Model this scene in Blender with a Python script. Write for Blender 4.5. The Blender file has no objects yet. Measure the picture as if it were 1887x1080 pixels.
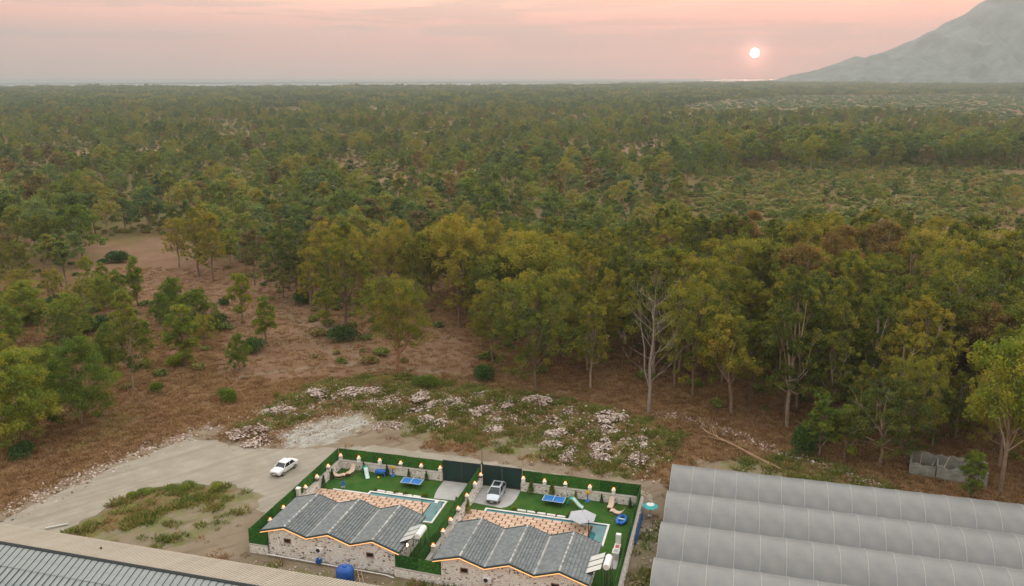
import bpy, math, random
import numpy as np
from mathutils import Vector, Matrix
PI = math.pi
HAZE = 1.75e-4                     # density of the evening haze
random.seed(7)
RNG = np.random.default_rng(11)
scene = bpy.context.scene
col = scene.collection

# ---------------------------------------------------------------- camera
CAM_H = 52.0
FPX = 1560.0                      # focal length in pixels of a 1887 px wide picture
PITCH = math.atan(402.0 / FPX)
cam_d = bpy.data.cameras.new('camera')
cam_d.sensor_width = 36.0
cam_d.lens = FPX / 1887.0 * 36.0
cam_d.clip_start = 0.5
cam_d.clip_end = 90000.0
cam = bpy.data.objects.new('camera', cam_d)
col.objects.link(cam)
cam.location = (0, 0, CAM_H)
cam.rotation_euler = (PI / 2 - PITCH, 0, 0)
scene.camera = cam

# ---------------------------------------------------------------- sky, sun, exposure
SUN_AZ = math.radians(15.43)      # east of the +Y axis
SUN_EL = math.radians(1.34)
SUN_DIR = Vector((math.sin(SUN_AZ) * math.cos(SUN_EL), math.cos(SUN_AZ) * math.cos(SUN_EL), math.sin(SUN_EL)))

world = bpy.data.worlds.new('World')
scene.world = world
world.use_nodes = True
wn, wl = world.node_tree.nodes, world.node_tree.links
for n in list(wn):
    wn.remove(n)
def wnode(t, **kw):
    n = wn.new(t)
    for k, v in kw.items():
        setattr(n, k, v)
    return n
def wmath(op, a, b=None, clamp=False):
    n = wn.new('ShaderNodeMath'); n.operation = op; n.use_clamp = clamp
    for i, v in enumerate((a, b)):
        if v is None: continue
        if isinstance(v, (int, float)): n.inputs[i].default_value = v
        else: wl.new(v, n.inputs[i])
    return n.outputs[0]
def wmix(fac, a, b, mode='MIX'):
    n = wn.new('ShaderNodeMix'); n.data_type = 'RGBA'; n.blend_type = mode
    for key, v in ((0, fac), (6, a), (7, b)):
        if isinstance(v, (int, float)): n.inputs[key].default_value = v
        elif isinstance(v, tuple): n.inputs[key].default_value = (*v, 1)
        else: wl.new(v, n.inputs[key])
    return n.outputs[2]
tc = wnode('ShaderNodeTexCoord')
sep = wnode('ShaderNodeSeparateXYZ'); wl.new(tc.outputs['Generated'], sep.inputs[0])
elev = wmath('ARCSINE', sep.outputs[2])
ramp = wnode('ShaderNodeValToRGB')
wl.new(wmath('POWER', wmath('MULTIPLY', wmath('MAXIMUM', elev, 0.0), 2 / PI), 0.5), ramp.inputs[0])
def ramp_set(r, stops):
    els = r.color_ramp.elements
    while len(els) > 1: els.remove(els[-1])
    els[0].position = stops[0][0]; els[0].color = (*stops[0][1], 1)
    for p, c in stops[1:]:
        e = els.new(p); e.color = (*c, 1)
def ep(deg): return math.sqrt(deg / 90.0)
ramp_set(ramp, [(0.0, (0.70, 0.38, 0.34)), (ep(0.8), (1.15, 0.38, 0.30)), (ep(2.0), (1.55, 0.36, 0.25)), (ep(3.4), (1.85, 0.58, 0.37)),
                (ep(5.2), (1.85, 1.02, 0.70)), (ep(10), (1.58, 1.20, 0.95)), (ep(22), (1.72, 1.48, 1.26)), (ep(50), (1.98, 1.92, 1.84)), (1.0, (1.95, 1.98, 2.02))])
# nearness to the sun: warmer and a little brighter, cooler on the far side of the sky
dotn = wnode('ShaderNodeVectorMath', operation='DOT_PRODUCT')
wl.new(tc.outputs['Generated'], dotn.inputs[0]); dotn.inputs[1].default_value = SUN_DIR
sd = dotn.outputs['Value']
ang = wmath('ARCCOSINE', wmath('MINIMUM', sd, 0.999999))
fw = wn.new('ShaderNodeMath'); fw.operation = 'MULTIPLY_ADD'; wl.new(sd, fw.inputs[0]); fw.inputs[1].default_value = 0.5; fw.inputs[2].default_value = 0.5
warm = wmath('POWER', fw.outputs[0], 10.0)
low = wmath('SUBTRACT', 1.0, wmath('MULTIPLY', elev, 3.2, True), True)       # 1 at the horizon, 0 above 18 degrees
cool = wmath('MULTIPLY', wmath('SUBTRACT', 1.0, warm, True), low)
sky1 = wmix(wmath('MULTIPLY', cool, 0.30), ramp.outputs[0], (0.72, 0.46, 0.40))
glow = wmath('POWER', wmath('SUBTRACT', 1.0, wmath('MULTIPLY', ang, 1 / 0.30), True), 2.2)
sky2 = wmix(wmath('MULTIPLY', glow, 0.85), sky1, (2.10, 0.50, 0.36))
glow2 = wmath('POWER', wmath('SUBTRACT', 1.0, wmath('MULTIPLY', ang, 1 / 0.032), True), 2.8)
sky2 = wmix(wmath('MULTIPLY', glow2, 0.9), sky2, (6.5, 2.6, 1.9))
# the half of the sky behind the viewer, away from the sun, is already dimmer
fd = wn.new('ShaderNodeMath'); fd.operation = 'MULTIPLY_ADD'; wl.new(sd, fd.inputs[0]); fd.inputs[1].default_value = 0.25; fd.inputs[2].default_value = 0.75
dim = wnode('ShaderNodeCombineColor')
for i in range(3): wl.new(fd.outputs[0], dim.inputs[i])
sky2 = wmix(1.0, sky2, dim.outputs[0], 'MULTIPLY')
# thin streaked evening cloud
mp = wnode('ShaderNodeMapping'); wl.new(tc.outputs['Generated'], mp.inputs[0]); mp.inputs['Scale'].default_value = (3.0, 3.0, 42.0)
nz = wnode('ShaderNodeTexNoise'); wl.new(mp.outputs[0], nz.inputs['Vector'])
nz.inputs['Scale'].default_value = 1.5; nz.inputs['Detail'].default_value = 6; nz.inputs['Roughness'].default_value = 0.55; nz.inputs['Distortion'].default_value = 0.4
cr = wnode('ShaderNodeMapRange'); wl.new(nz.outputs['Fac'], cr.inputs[0])
cr.inputs[1].default_value = 0.51; cr.inputs[2].default_value = 0.60
cfade = wmath('MULTIPLY', elev, 22.0, True)
cl = wmath('MULTIPLY', wmath('MULTIPLY', cr.outputs[0], cfade), 0.8)
sky3 = wmix(cl, sky2, wmix(1.0, sky2, (0.62, 0.70, 0.76), 'MULTIPLY'))
# physical twilight sky on top of it
nish = wnode('ShaderNodeTexSky'); nish.sky_type = 'NISHITA'; nish.sun_disc = False
nish.sun_elevation = SUN_EL; nish.sun_rotation = SUN_AZ; nish.air_density = 1.5; nish.dust_density = 3.0
sky4 = wmix(1.0, sky3, wmix(1.0, nish.outputs[0], (0.03, 0.03, 0.03), 'MULTIPLY'), 'ADD')
# the sun's own disc
disc = wmath('LESS_THAN', ang, 0.0046)
sky5 = wmix(disc, sky4, (60.0, 48.0, 34.0))
bg = wnode('ShaderNodeBackground'); wl.new(sky5, bg.inputs[0]); bg.inputs[1].default_value = 1.0
wo = wnode('ShaderNodeOutputWorld'); wl.new(bg.outputs[0], wo.inputs[0])

sun_d = bpy.data.lights.new('sun', 'SUN'); sun_d.energy = 2.0; sun_d.angle = math.radians(6); sun_d.color = (1.0, 0.50, 0.34)
sun_o = bpy.data.objects.new('sun', sun_d); col.objects.link(sun_o)
sun_o.rotation_euler = SUN_DIR.to_track_quat('Z', 'Y').to_euler()

vs = scene.view_settings
vs.view_transform = 'Standard'; vs.look = 'None'; vs.exposure = 0.5; vs.gamma = 1.0; vs.use_curve_mapping = False
scene.render.engine = 'CYCLES'
cy = scene.cycles
cy.use_denoising = True
cy.max_bounces = 6; cy.diffuse_bounces = 4; cy.glossy_bounces = 2; cy.transmission_bounces = 4; cy.volume_bounces = 1; cy.transparent_max_bounces = 8
cy.caustics_reflective = False; cy.caustics_refractive = False
cy.sample_clamp_indirect = 6.0
scene.render.film_transparent = False

# ---------------------------------------------------------------- places
def gp(u, v, z=0.0):
    """the spot of the land (or of the level z) that stands in the 1887x1080 survey frame at u, v"""
    x = (u - 943.5) / FPX; y = (540 - v) / FPX
    dy = math.cos(PITCH) + y * math.sin(PITCH); dz = -math.sin(PITCH) + y * math.cos(PITCH)
    t = (z - CAM_H) / dz
    return (x * t, dy * t)
LA = math.radians(-15.2)          # the lot, the barn and the greenhouse share one bearing
LO = (-23.71, 106.07)             # back left corner of the lot
def W(a, b):
    return (LO[0] + a * math.cos(LA) - b * math.sin(LA), LO[1] + a * math.sin(LA) + b * math.cos(LA))
def Wv(a, b):                     # vectorised inverse: world -> lot
    x = a - LO[0]; y = b - LO[1]
    return x * math.cos(LA) + y * math.sin(LA), -x * math.sin(LA) + y * math.cos(LA)
def poly_in(px, py, poly):
    inside = np.zeros(px.shape, bool)
    n = len(poly)
    for i in range(n):
        x0, y0 = poly[i]; x1, y1 = poly[(i + 1) % n]
        if y0 == y1: continue
        c = ((y0 > py) != (y1 > py)) & (px < (x1 - x0) * (py - y0) / (y1 - y0) + x0)
        inside ^= c
    return inside
def gpoly(pts): return [gp(*p) for p in pts]
def seg_dist(px, py, line):
    d = np.full(px.shape, 1e9)
    for (x0, y0), (x1, y1) in zip(line[:-1], line[1:]):
        dx, dy = x1 - x0, y1 - y0
        t = np.clip(((px - x0) * dx + (py - y0) * dy) / (dx * dx + dy * dy), 0, 1)
        d = np.minimum(d, np.hypot(px - x0 - t * dx, py - y0 - t * dy))
    return d
def wob(x, y, s, k=0.0):          # cheap smooth noise, about -1..1
    return (np.sin(x * s + 1.3 + k) * np.cos(y * s * 1.13 + 0.7 * k) + 0.6 * np.sin(x * s * 2.3 - y * s * 1.9 + 2.1 * k)
            + 0.45 * np.cos(x * s * 4.1 + y * s * 3.7 + k) + 0.3 * np.sin(x * s * 7.7 - y * s * 6.1 + 3 * k)) / 1.7

# ---------------------------------------------------------------- mesh helpers
class MB:
    def __init__(s): s.v = []; s.f = []; s.t = []; s.tint = 0.5
    def add(s, vs, fs):
        o = len(s.v); s.v += [tuple(p) for p in vs]; s.f += [tuple(i + o for i in f) for f in fs]; s.t += [s.tint] * len(fs); return s
    def box(s, x0, x1, y0, y1, z0, z1):
        return s.add([(x0, y0, z0), (x1, y0, z0), (x1, y1, z0), (x0, y1, z0), (x0, y0, z1), (x1, y0, z1), (x1, y1, z1), (x0, y1, z1)],
                     [(0, 3, 2, 1), (4, 5, 6, 7), (0, 1, 5, 4), (1, 2, 6, 5), (2, 3, 7, 6), (3, 0, 4, 7)])
    def bbox(s, x0, x1, y0, y1, z0, z1, c=0.02):      # box with chamfered top
        return s.add([(x0, y0, z0), (x1, y0, z0), (x1, y1, z0), (x0, y1, z0), (x0, y0, z1 - c), (x1, y0, z1 - c), (x1, y1, z1 - c), (x0, y1, z1 - c),
                      (x0 + c, y0 + c, z1), (x1 - c, y0 + c, z1), (x1 - c, y1 - c, z1), (x0 + c, y1 - c, z1)],
                     [(0, 3, 2, 1), (8, 9, 10, 11), (0, 1, 5, 4), (1, 2, 6, 5), (2, 3, 7, 6), (3, 0, 4, 7), (4, 5, 9, 8), (5, 6, 10, 9), (6, 7, 11, 10), (7, 4, 8, 11)])
    def tube(s, pts, rads, n=6, cap=True):
        pts = [Vector(p) for p in pts]; rings = []
        if isinstance(rads, (int, float)): rads = [rads] * len(pts)
        vs = []; fs = []
        ref = Vector((0.3, 0.9, 0.1))
        for i, p in enumerate(pts):
            d = (pts[min(i + 1, len(pts) - 1)] - pts[max(i - 1, 0)]).normalized()
            u = d.cross(ref)
            if u.length < 1e-3: u = d.cross(Vector((1, 0, 0)))
            u.normalize(); w = d.cross(u)
            for k in range(n):
                a = 2 * PI * k / n
                vs.append(p + (u * math.cos(a) + w * math.sin(a)) * rads[i])
        for i in range(len(pts) - 1):
            for k in range(n):
                fs.append((i * n + k, i * n + (k + 1) % n, (i + 1) * n + (k + 1) % n, (i + 1) * n + k))
        if cap:
            fs.append(tuple(range(n - 1, -1, -1))); fs.append(tuple((len(pts) - 1) * n + k for k in range(n)))
        return s.add(vs, fs)
    def lathe(s, prof, n=12, cx=0, cy=0):
        vs = []; fs = []
        for r, z in prof:
            for k in range(n):
                a = 2 * PI * k / n; vs.append((cx + r * math.cos(a), cy + r * math.sin(a), z))
        for i in range(len(prof) - 1):
            for k in range(n):
                fs.append((i * n + k, i * n + (k + 1) % n, (i + 1) * n + (k + 1) % n, (i + 1) * n + k))
        fs.append(tuple(range(n - 1, -1, -1))); fs.append(tuple((len(prof) - 1) * n + k for k in range(n)))
        return s.add(vs, fs)
    def sphere(s, c, r, n=10, m=6):
        rx, ry, rz = (r, r, r) if isinstance(r, (int, float)) else r
        vs = [(c[0], c[1], c[2] - rz)]; fs = []
        for j in range(1, m):
            t = PI * j / m
            for k in range(n):
                a = 2 * PI * k / n; vs.append((c[0] + rx * math.sin(t) * math.cos(a), c[1] + ry * math.sin(t) * math.sin(a), c[2] - rz * math.cos(t)))
        vs.append((c[0], c[1], c[2] + rz)); L = len(vs) - 1
        for k in range(n):
            fs.append((0, 1 + (k + 1) % n, 1 + k)); fs.append((L, L - n + k, L - n + (k + 1) % n))
            for j in range(m - 2):
                fs.append((1 + j * n + k, 1 + j * n + (k + 1) % n, 1 + (j + 1) * n + (k + 1) % n, 1 + (j + 1) * n + k))
        return s.add(vs, fs)
    def prism(s, poly, axis, a0, a1):                  # poly in the two other axes, extruded along axis
        n = len(poly)
        def P(p, a): return (a, p[0], p[1]) if axis == 'x' else (p[0], a, p[1]) if axis == 'y' else (p[0], p[1], a)
        return s.add([P(p, a0) for p in poly] + [P(p, a1) for p in poly],
                     [tuple(range(n)), tuple(range(2 * n - 1, n - 1, -1))] + [(i, i + n, (i + 1) % n + n, (i + 1) % n) for i in range(n)])
    def mesh(s, name, m=None, smooth=False):
        me = bpy.data.meshes.new(name); me.from_pydata(s.v, [], s.f)
        at = me.attributes.new('tint', 'FLOAT', 'FACE'); at.data.foreach_set('value', s.t)
        if m: me.materials.append(m)
        if smooth: me.polygons.foreach_set('use_smooth', [True] * len(me.polygons))
        me.validate(); return me
    def build(s, name, m, parent=None, smooth=False):
        return ob(name, s.mesh(name, m, smooth), parent)
def ob(name, me, parent=None, loc=None, rz=None):
    o = bpy.data.objects.new(name, me); col.objects.link(o)
    if parent: o.parent = parent
    if loc is not None: o.location = loc
    if rz is not None: o.rotation_euler[2] = rz
    return o
def quads_mesh(name, V, F, mats, tint=None, midx=None):
    """V (n,3) and F (m,4) arrays -> mesh"""
    me = bpy.data.meshes.new(name); nf = len(F)
    me.vertices.add(len(V)); me.vertices.foreach_set('co', np.asarray(V, np.float32).ravel())
    me.loops.add(nf * 4); me.loops.foreach_set('vertex_index', np.asarray(F, np.int32).ravel())
    me.polygons.add(nf); me.polygons.foreach_set('loop_start', np.arange(nf, dtype=np.int32) * 4)
    try: me.polygons.foreach_set('loop_total', np.full(nf, 4, np.int32))
    except Exception: pass
    for m in mats: me.materials.append(m)
    if midx is not None: me.polygons.foreach_set('material_index', np.asarray(midx, np.int32))
    if tint is not None:
        at = me.attributes.new('tint', 'FLOAT', 'FACE'); at.data.foreach_set('value', np.asarray(tint, np.float32))
    me.update(); me.validate(); return me
def empty(name, loc, rz=0.0, label=None, cat=None, group=None):
    o = bpy.data.objects.new(name, None); col.objects.link(o); o.location = loc; o.rotation_euler[2] = rz
    o.empty_display_size = 0.3
    if label: tag(o, label, cat, group)
    return o
def tag(o, label=None, cat=None, group=None, kind=None):
    if label: o['label'] = label
    if cat: o['category'] = cat
    if group: o['group'] = group
    if kind: o['kind'] = kind
    return o
def lot(name, a, b, z=0.0, rz=0.0, label=None, cat=None, group=None):
    return empty(name, (*W(a, b), z), LA + rz, label, cat, group)

# ---------------------------------------------------------------- materials
def nmat(name):
    m = bpy.data.materials.new(name); m.use_nodes = True
    nt = m.node_tree; b = nt.nodes['Principled BSDF']
    return m, nt.nodes, nt.links, b
def mat(name, c1, c2=None, scale=4.0, rough=0.8, bump=0.0, bscale=None, metal=0.0, detail=4, spec=0.3, stretch=None, lo=0.35, hi=0.65, emit=None, emit_s=0.0):
    m, N, L, B = nmat(name)
    B.inputs['Roughness'].default_value = rough; B.inputs['Metallic'].default_value = metal
    B.inputs['Specular IOR Level'].default_value = spec; B.inputs['Base Color'].default_value = (*c1, 1)
    if emit:
        B.inputs['Emission Color'].default_value = (*emit, 1); B.inputs['Emission Strength'].default_value = emit_s
    if c2 is not None or bump:
        tc = N.new('ShaderNodeTexCoord'); src = tc.outputs['Object']
        if stretch:
            mp = N.new('ShaderNodeMapping'); L.new(src, mp.inputs[0]); mp.inputs['Scale'].default_value = stretch; src = mp.outputs[0]
        nz = N.new('ShaderNodeTexNoise'); L.new(src, nz.inputs['Vector']); nz.inputs['Scale'].default_value = scale; nz.inputs['Detail'].default_value = detail
        nz.inputs['Roughness'].default_value = 0.6
        if c2 is not None:
            mr = N.new('ShaderNodeMapRange'); L.new(nz.outputs['Fac'], mr.inputs[0]); mr.inputs[1].default_value = lo; mr.inputs[2].default_value = hi
            mx = N.new('ShaderNodeMix'); mx.data_type = 'RGBA'; L.new(mr.outputs[0], mx.inputs[0])
            mx.inputs[6].default_value = (*c1, 1); mx.inputs[7].default_value = (*c2, 1); L.new(mx.outputs[2], B.inputs['Base Color'])
        if bump:
            nb = nz
            if bscale:
                nb = N.new('ShaderNodeTexNoise'); L.new(src, nb.inputs['Vector']); nb.inputs['Scale'].default_value = bscale; nb.inputs['Detail'].default_value = 5
            bp = N.new('ShaderNodeBump'); L.new(nb.outputs['Fac'], bp.inputs['Height']); bp.inputs['Strength'].default_value = bump; bp.inputs['Distance'].default_value = 0.1
            L.new(bp.outputs[0], B.inputs['Normal'])
    return m
def tint_mat(name, stops, rough=0.85, rnd=0.0, noise=0.0, nscale=3.0, spec=0.3, bump=0.0):
    """colour picked along a ramp by the face attribute 'tint', a per object random and a little noise"""
    m, N, L, B = nmat(name)
    B.inputs['Roughness'].default_value = rough; B.inputs['Specular IOR Level'].default_value = spec
    at = N.new('ShaderNodeAttribute'); at.attribute_name = 'tint'
    v = at.outputs['Fac']
    def acc(v, src, k):
        a = N.new('ShaderNodeMath'); a.operation = 'MULTIPLY_ADD'; L.new(src, a.inputs[0]); a.inputs[1].default_value = k
        s = N.new('ShaderNodeMath'); s.operation = 'SUBTRACT'; L.new(v, s.inputs[0]); s.inputs[1].default_value = k * 0.5
        L.new(s.outputs[0], a.inputs[2]); return a.outputs[0]
    if rnd:
        oi = N.new('ShaderNodeObjectInfo'); v = acc(v, oi.outputs['Random'], rnd)
    if noise:
        tc = N.new('ShaderNodeTexCoord'); nz = N.new('ShaderNodeTexNoise'); L.new(tc.outputs['Object'], nz.inputs['Vector']); nz.inputs['Scale'].default_value = nscale; nz.inputs['Detail'].default_value = 4
        v = acc(v, nz.outputs['Fac'], noise)
        if bump:
            bp = N.new('ShaderNodeBump'); L.new(nz.outputs['Fac'], bp.inputs['Height']); bp.inputs['Strength'].default_value = bump; bp.inputs['Distance'].default_value = 0.05; L.new(bp.outputs[0], B.inputs['Normal'])
    r = N.new('ShaderNodeValToRGB'); L.new(v, r.inputs[0]); ramp_set(r, stops)
    L.new(r.outputs[0], B.inputs['Base Color'])
    return m
def leaf_mat(name, stops, rnd=0.5, trans=0.42):
    m = tint_mat(name, stops, rough=0.6, rnd=rnd, spec=0.2)
    N, L = m.node_tree.nodes, m.node_tree.links
    B = N['Principled BSDF']; out = N['Material Output']
    tr = N.new('ShaderNodeBsdfTranslucent'); mx = N.new('ShaderNodeMixShader')
    src = B.inputs['Base Color'].links[0].from_socket
    hs = N.new('ShaderNodeMix'); hs.data_type = 'RGBA'; hs.blend_type = 'MULTIPLY'; hs.inputs[0].default_value = 1.0
    L.new(src, hs.inputs[6]); hs.inputs[7].default_value = (1.3, 1.2, 0.55, 1); L.new(hs.outputs[2], tr.inputs[0])
    mx.inputs[0].default_value = trans; L.new(B.outputs[0], mx.inputs[1]); L.new(tr.outputs[0], mx.inputs[2]); L.new(mx.outputs[0], out.inputs[0])
    return m
M = {}
M['leaf'] = leaf_mat('eucalyptus_leaf', [(0.0, (0.060, 0.090, 0.020)), (0.28, (0.125, 0.155, 0.026)), (0.5, (0.195, 0.210, 0.028)), (0.75, (0.285, 0.268, 0.034)), (1.0, (0.35, 0.28, 0.050))], rnd=0.75)
M['leaf_green'] = leaf_mat('green_leaf', [(0.0, (0.080, 0.140, 0.024)), (0.4, (0.150, 0.215, 0.028)), (0.7, (0.245, 0.280, 0.034)), (1.0, (0.34, 0.31, 0.04))])
M['leaf_dry'] = leaf_mat('dry_leaf', [(0.0, (0.14, 0.10, 0.04)), (0.5, (0.24, 0.17, 0.06)), (1.0, (0.34, 0.22, 0.08))], rnd=0.2)
M['leaf_far'] = leaf_mat('woodland_leaf', [(0.0, (0.085, 0.140, 0.050)), (0.35, (0.150, 0.210, 0.054)), (0.65, (0.225, 0.258, 0.058)), (0.85, (0.275, 0.275, 0.060)), (1.0, (0.32, 0.25, 0.075))], rnd=0.9)
M['leaf_far2'] = leaf_mat('blue_green_leaf', [(0.0, (0.065, 0.120, 0.055)), (0.5, (0.125, 0.190, 0.075)), (1.0, (0.20, 0.26, 0.09))], rnd=0.8)
M['leaf_brown'] = leaf_mat('brown_grey_leaf', [(0.0, (0.13, 0.11, 0.055)), (0.5, (0.20, 0.165, 0.075)), (1.0, (0.29, 0.21, 0.10))], rnd=0.8)
M['leaf_dark'] = leaf_mat('dark_bush_leaf', [(0.0, (0.030, 0.065, 0.018)), (0.5, (0.055, 0.110, 0.026)), (1.0, (0.10, 0.165, 0.038))], rnd=0.4, trans=0.25)
M['scrub'] = leaf_mat('scrub_leaf', [(0.0, (0.090, 0.140, 0.040)), (0.4, (0.165, 0.205, 0.050)), (0.7, (0.245, 0.250, 0.066)), (1.0, (0.30, 0.22, 0.095))], rnd=0.9, trans=0.25)
M['pale_scrub'] = leaf_mat('pale_field_leaf', [(0.0, (0.10, 0.16, 0.075)), (0.5, (0.15, 0.22, 0.10)), (1.0, (0.22, 0.27, 0.13))], rnd=0.8, trans=0.25)
M['bark'] = tint_mat('eucalyptus_bark', [(0.0, (0.10, 0.070, 0.048)), (0.5, (0.22, 0.16, 0.11)), (1.0, (0.42, 0.34, 0.27))], rnd=0.7, noise=0.7, nscale=1.2, bump=0.3)
M['bark_red'] = tint_mat('reddish_bark', [(0.0, (0.13, 0.065, 0.04)), (0.5, (0.30, 0.15, 0.085)), (1.0, (0.42, 0.28, 0.19))], noise=0.8, nscale=1.0, bump=0.3)
M['bark_dead'] = tint_mat('bleached_bark', [(0.0, (0.14, 0.115, 0.095)), (0.5, (0.27, 0.23, 0.20)), (1.0, (0.40, 0.35, 0.31))], noise=0.7, nscale=1.2, bump=0.3)
M['log'] = tint_mat('stripped_log', [(0.0, (0.16, 0.085, 0.045)), (0.5, (0.29, 0.175, 0.10)), (1.0, (0.38, 0.26, 0.17))], noise=0.8, nscale=1.0, bump=0.3)

# ================================================================ THE SETTING
ROAD_PX = [(-120, 1010), (0, 962), (60, 930), (110, 908), (200, 866), (300, 826), (350, 808), (400, 812), (440, 822), (520, 829), (620, 824), (700, 822), (760, 830), (830, 838), (900, 850), (960, 862), (1060, 882), (1150, 896), (1200, 908), (1205, 930),
           (1178, 905), (1060, 893), (965, 882), (820, 862), (640, 845), (600, 856), (560, 890), (520, 925), (490, 948), (470, 940), (484, 915), (462, 904), (430, 896), (350, 890), (270, 902), (210, 928), (150, 962), (110, 985), (0, 1035), (-120, 1080)]
ROAD = gpoly(ROAD_PX)
BARE = [gpoly(p) for p in (
    [(300, 830), (440, 815), (520, 822), (640, 815), (900, 838), (1060, 862), (1230, 890), (1260, 960), (1200, 1090), (440, 1090), (440, 1030), (250, 1030), (90, 1010), (270, 960), (460, 900)],
    [(500, 815), (550, 780), (640, 760), (740, 775), (800, 800), (760, 830), (600, 835)],
    [(930, 800), (1000, 800), (1010, 835), (900, 850), (880, 830)],
    [(1290, 850), (1420, 850), (1450, 880), (1250, 900)],
    [(-100, 985), (0, 945), (100, 897), (200, 852), (300, 812), (400, 783), (430, 800), (350, 815), (200, 872), (60, 935), (-60, 990)])]
PALE = gpoly([(510, 818), (545, 792), (588, 774), (650, 768), (690, 776), (650, 798), (605, 820), (535, 824)])
GREEN = [gpoly(p) for p in (
    [(440, 800), (520, 740), (600, 700), (700, 685), (840, 705), (1000, 730), (1180, 770), (1260, 800), (1240, 850), (1150, 880), (1000, 850), (850, 820), (740, 800), (620, 750), (540, 780), (470, 815)],
    [(110, 985), (170, 950), (240, 912), (330, 890), (440, 893), (475, 915), (440, 950), (380, 985), (320, 1010), (200, 995)],
    [(440, 1030), (620, 1060), (820, 1075), (900, 1090), (450, 1090), (380, 1050)],
    [(1180, 960), (1230, 960), (1200, 1085), (1150, 1085)],
    [(1280, 860), (1480, 830), (1600, 880), (1700, 925), (1560, 920), (1380, 875)])]
PINK = [gpoly(p) for p in (
    [(140, 450), (330, 435), (430, 500), (470, 560), (430, 600), (300, 570), (160, 520)],
    [(420, 590), (480, 500), (540, 520), (600, 600), (860, 600), (880, 690), (760, 695), (640, 690), (500, 700), (400, 690)],
    [(385, 240), (470, 238), (470, 268), (400, 270)], [(590, 290), (680, 285), (690, 335), (600, 340)],
    [(0, 430), (150, 430), (150, 470), (0, 470)], [(1550, 285), (1720, 285), (1740, 300), (1560, 300)])]
TRAILS = [[gp(*p) for p in t] for t in (
    [(520, 545), (540, 585), (575, 620), (610, 650), (650, 668), (720, 675), (830, 690), (960, 712), (1100, 730)],
    [(200, 760), (330, 715), (470, 692), (600, 672), (660, 669)], [(540, 585), (610, 610), (700, 690)])]
LOT_POLY = [W(-0.6, 0.6), W(41.6, 0.6), W(41.6, -23.2), W(-0.6, -23.2)]
BERM = [gp(*p) for p in ((455, 795), (520, 755), (590, 730), (690, 727), (790, 742), (890, 745), (980, 752), (1060, 765), (1130, 785), (1180, 815))]

def hgt(x, y):
    x = np.asarray(x, float); y = np.asarray(y, float)
    d = np.hypot(x, y - 60)
    h = 0.22 * wob(x, y, 0.21) + 0.5 * wob(x, y, 0.047, 1.0) * np.clip((y - 115) / 60, 0, 1)
    db = seg_dist(x, y, BERM)
    h = h + np.exp(-(db / 5.0) ** 2) * (0.9 + 0.55 * wob(x, y, 0.55, 2.0))
    a, b = Wv(x, y)
    flat = np.clip(1 - np.maximum.reduce([np.abs(a - 20.5) - 22, np.abs(b + 11) - 13, 0 * a]) / 3.0, 0, 1)
    rd = np.where(poly_in(x, y, ROAD), 0.0, np.clip(seg_dist(x, y, ROAD + ROAD[:1]) / 3.0, 0, 1))
    h = h * (1 - flat) * rd
    return h * np.clip(1.6 - d / 1500, 0, 1)
def hz(x, y): return float(hgt(np.array([x]), np.array([y]))[0])

def graded(c0, c1, step, lo, hi, g=1.14):
    m = list(np.arange(c0, c1 + step, step)); s = step; a = [m[-1]]
    while a[-1] < hi: s *= g; a.append(a[-1] + s)
    s = step; b = [m[0]]
    while b[-1] > lo: s *= g; b.append(b[-1] - s)
    return np.array(b[:0:-1] + m + a[1:])
gx = graded(-75, 75, 0.6, -11000, 11000); gy = graded(64, 150, 0.6, -600, 10800, 1.08)
GX, GY = np.meshgrid(gx, gy); px, py = GX.ravel(), GY.ravel()
jx = px + 1.1 * wob(px, py, 0.9) + 0.5 * wob(px, py, 2.9, 2); jy = py + 1.1 * wob(py, px, 0.8, 4) + 0.5 * wob(py, px, 2.7, 1)
near = py < 900
bare = np.zeros(px.shape); green = bare.copy(); pale = bare.copy(); pink = bare.copy()
for p in BARE: bare = np.maximum(bare, poly_in(jx, jy, p) * 1.0)
bare = np.maximum(bare, (seg_dist(px, py, ROAD + ROAD[:1]) < 0.8) | poly_in(px, py, ROAD))
for p in GREEN: green = np.maximum(green, poly_in(jx, jy, p) * np.clip(0.62 + 0.5 * wob(px, py, 0.7, 5), 0, 1))
pale = poly_in(jx, jy, PALE) * np.clip(0.8 + 0.5 * wob(px, py, 1.1, 3), 0, 1)
for p in PINK: pink = np.maximum(pink, poly_in(jx, jy, p) * np.clip(0.7 + 0.4 * wob(px, py, 0.3, 8), 0, 1))
glade = np.clip((wob(px, py, 0.016, 11) - 0.62) / 0.12, 0, 1) * np.clip((py - 230) / 40, 0, 1)
pink = np.maximum(pink, glade)
green = np.maximum(green, np.clip((py - 210) / 60, 0, 1) * np.clip(0.62 + 0.5 * wob(px, py, 0.03, 5), 0, 1) * (1 - np.clip(pink * 2, 0, 1)))
for t in TRAILS: bare = np.maximum(bare, 0.75 * np.clip(1.6 - seg_dist(jx * 0.15 + px * 0.85, jy * 0.15 + py * 0.85, t) / 0.5, 0, 1))
for t in TRAILS: pink = np.maximum(pink, np.clip(1.5 - seg_dist(jx * 0.15 + px * 0.85, jy * 0.15 + py * 0.85, t) / 0.55, 0, 1))
nxg, nyg = len(gx), len(gy)
ii = np.arange((nyg - 1) * (nxg - 1)); r, c = ii // (nxg - 1), ii % (nxg - 1); q = r * nxg + c
F = np.stack([q, q + 1, q + nxg + 1, q + nxg], 1)

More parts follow.
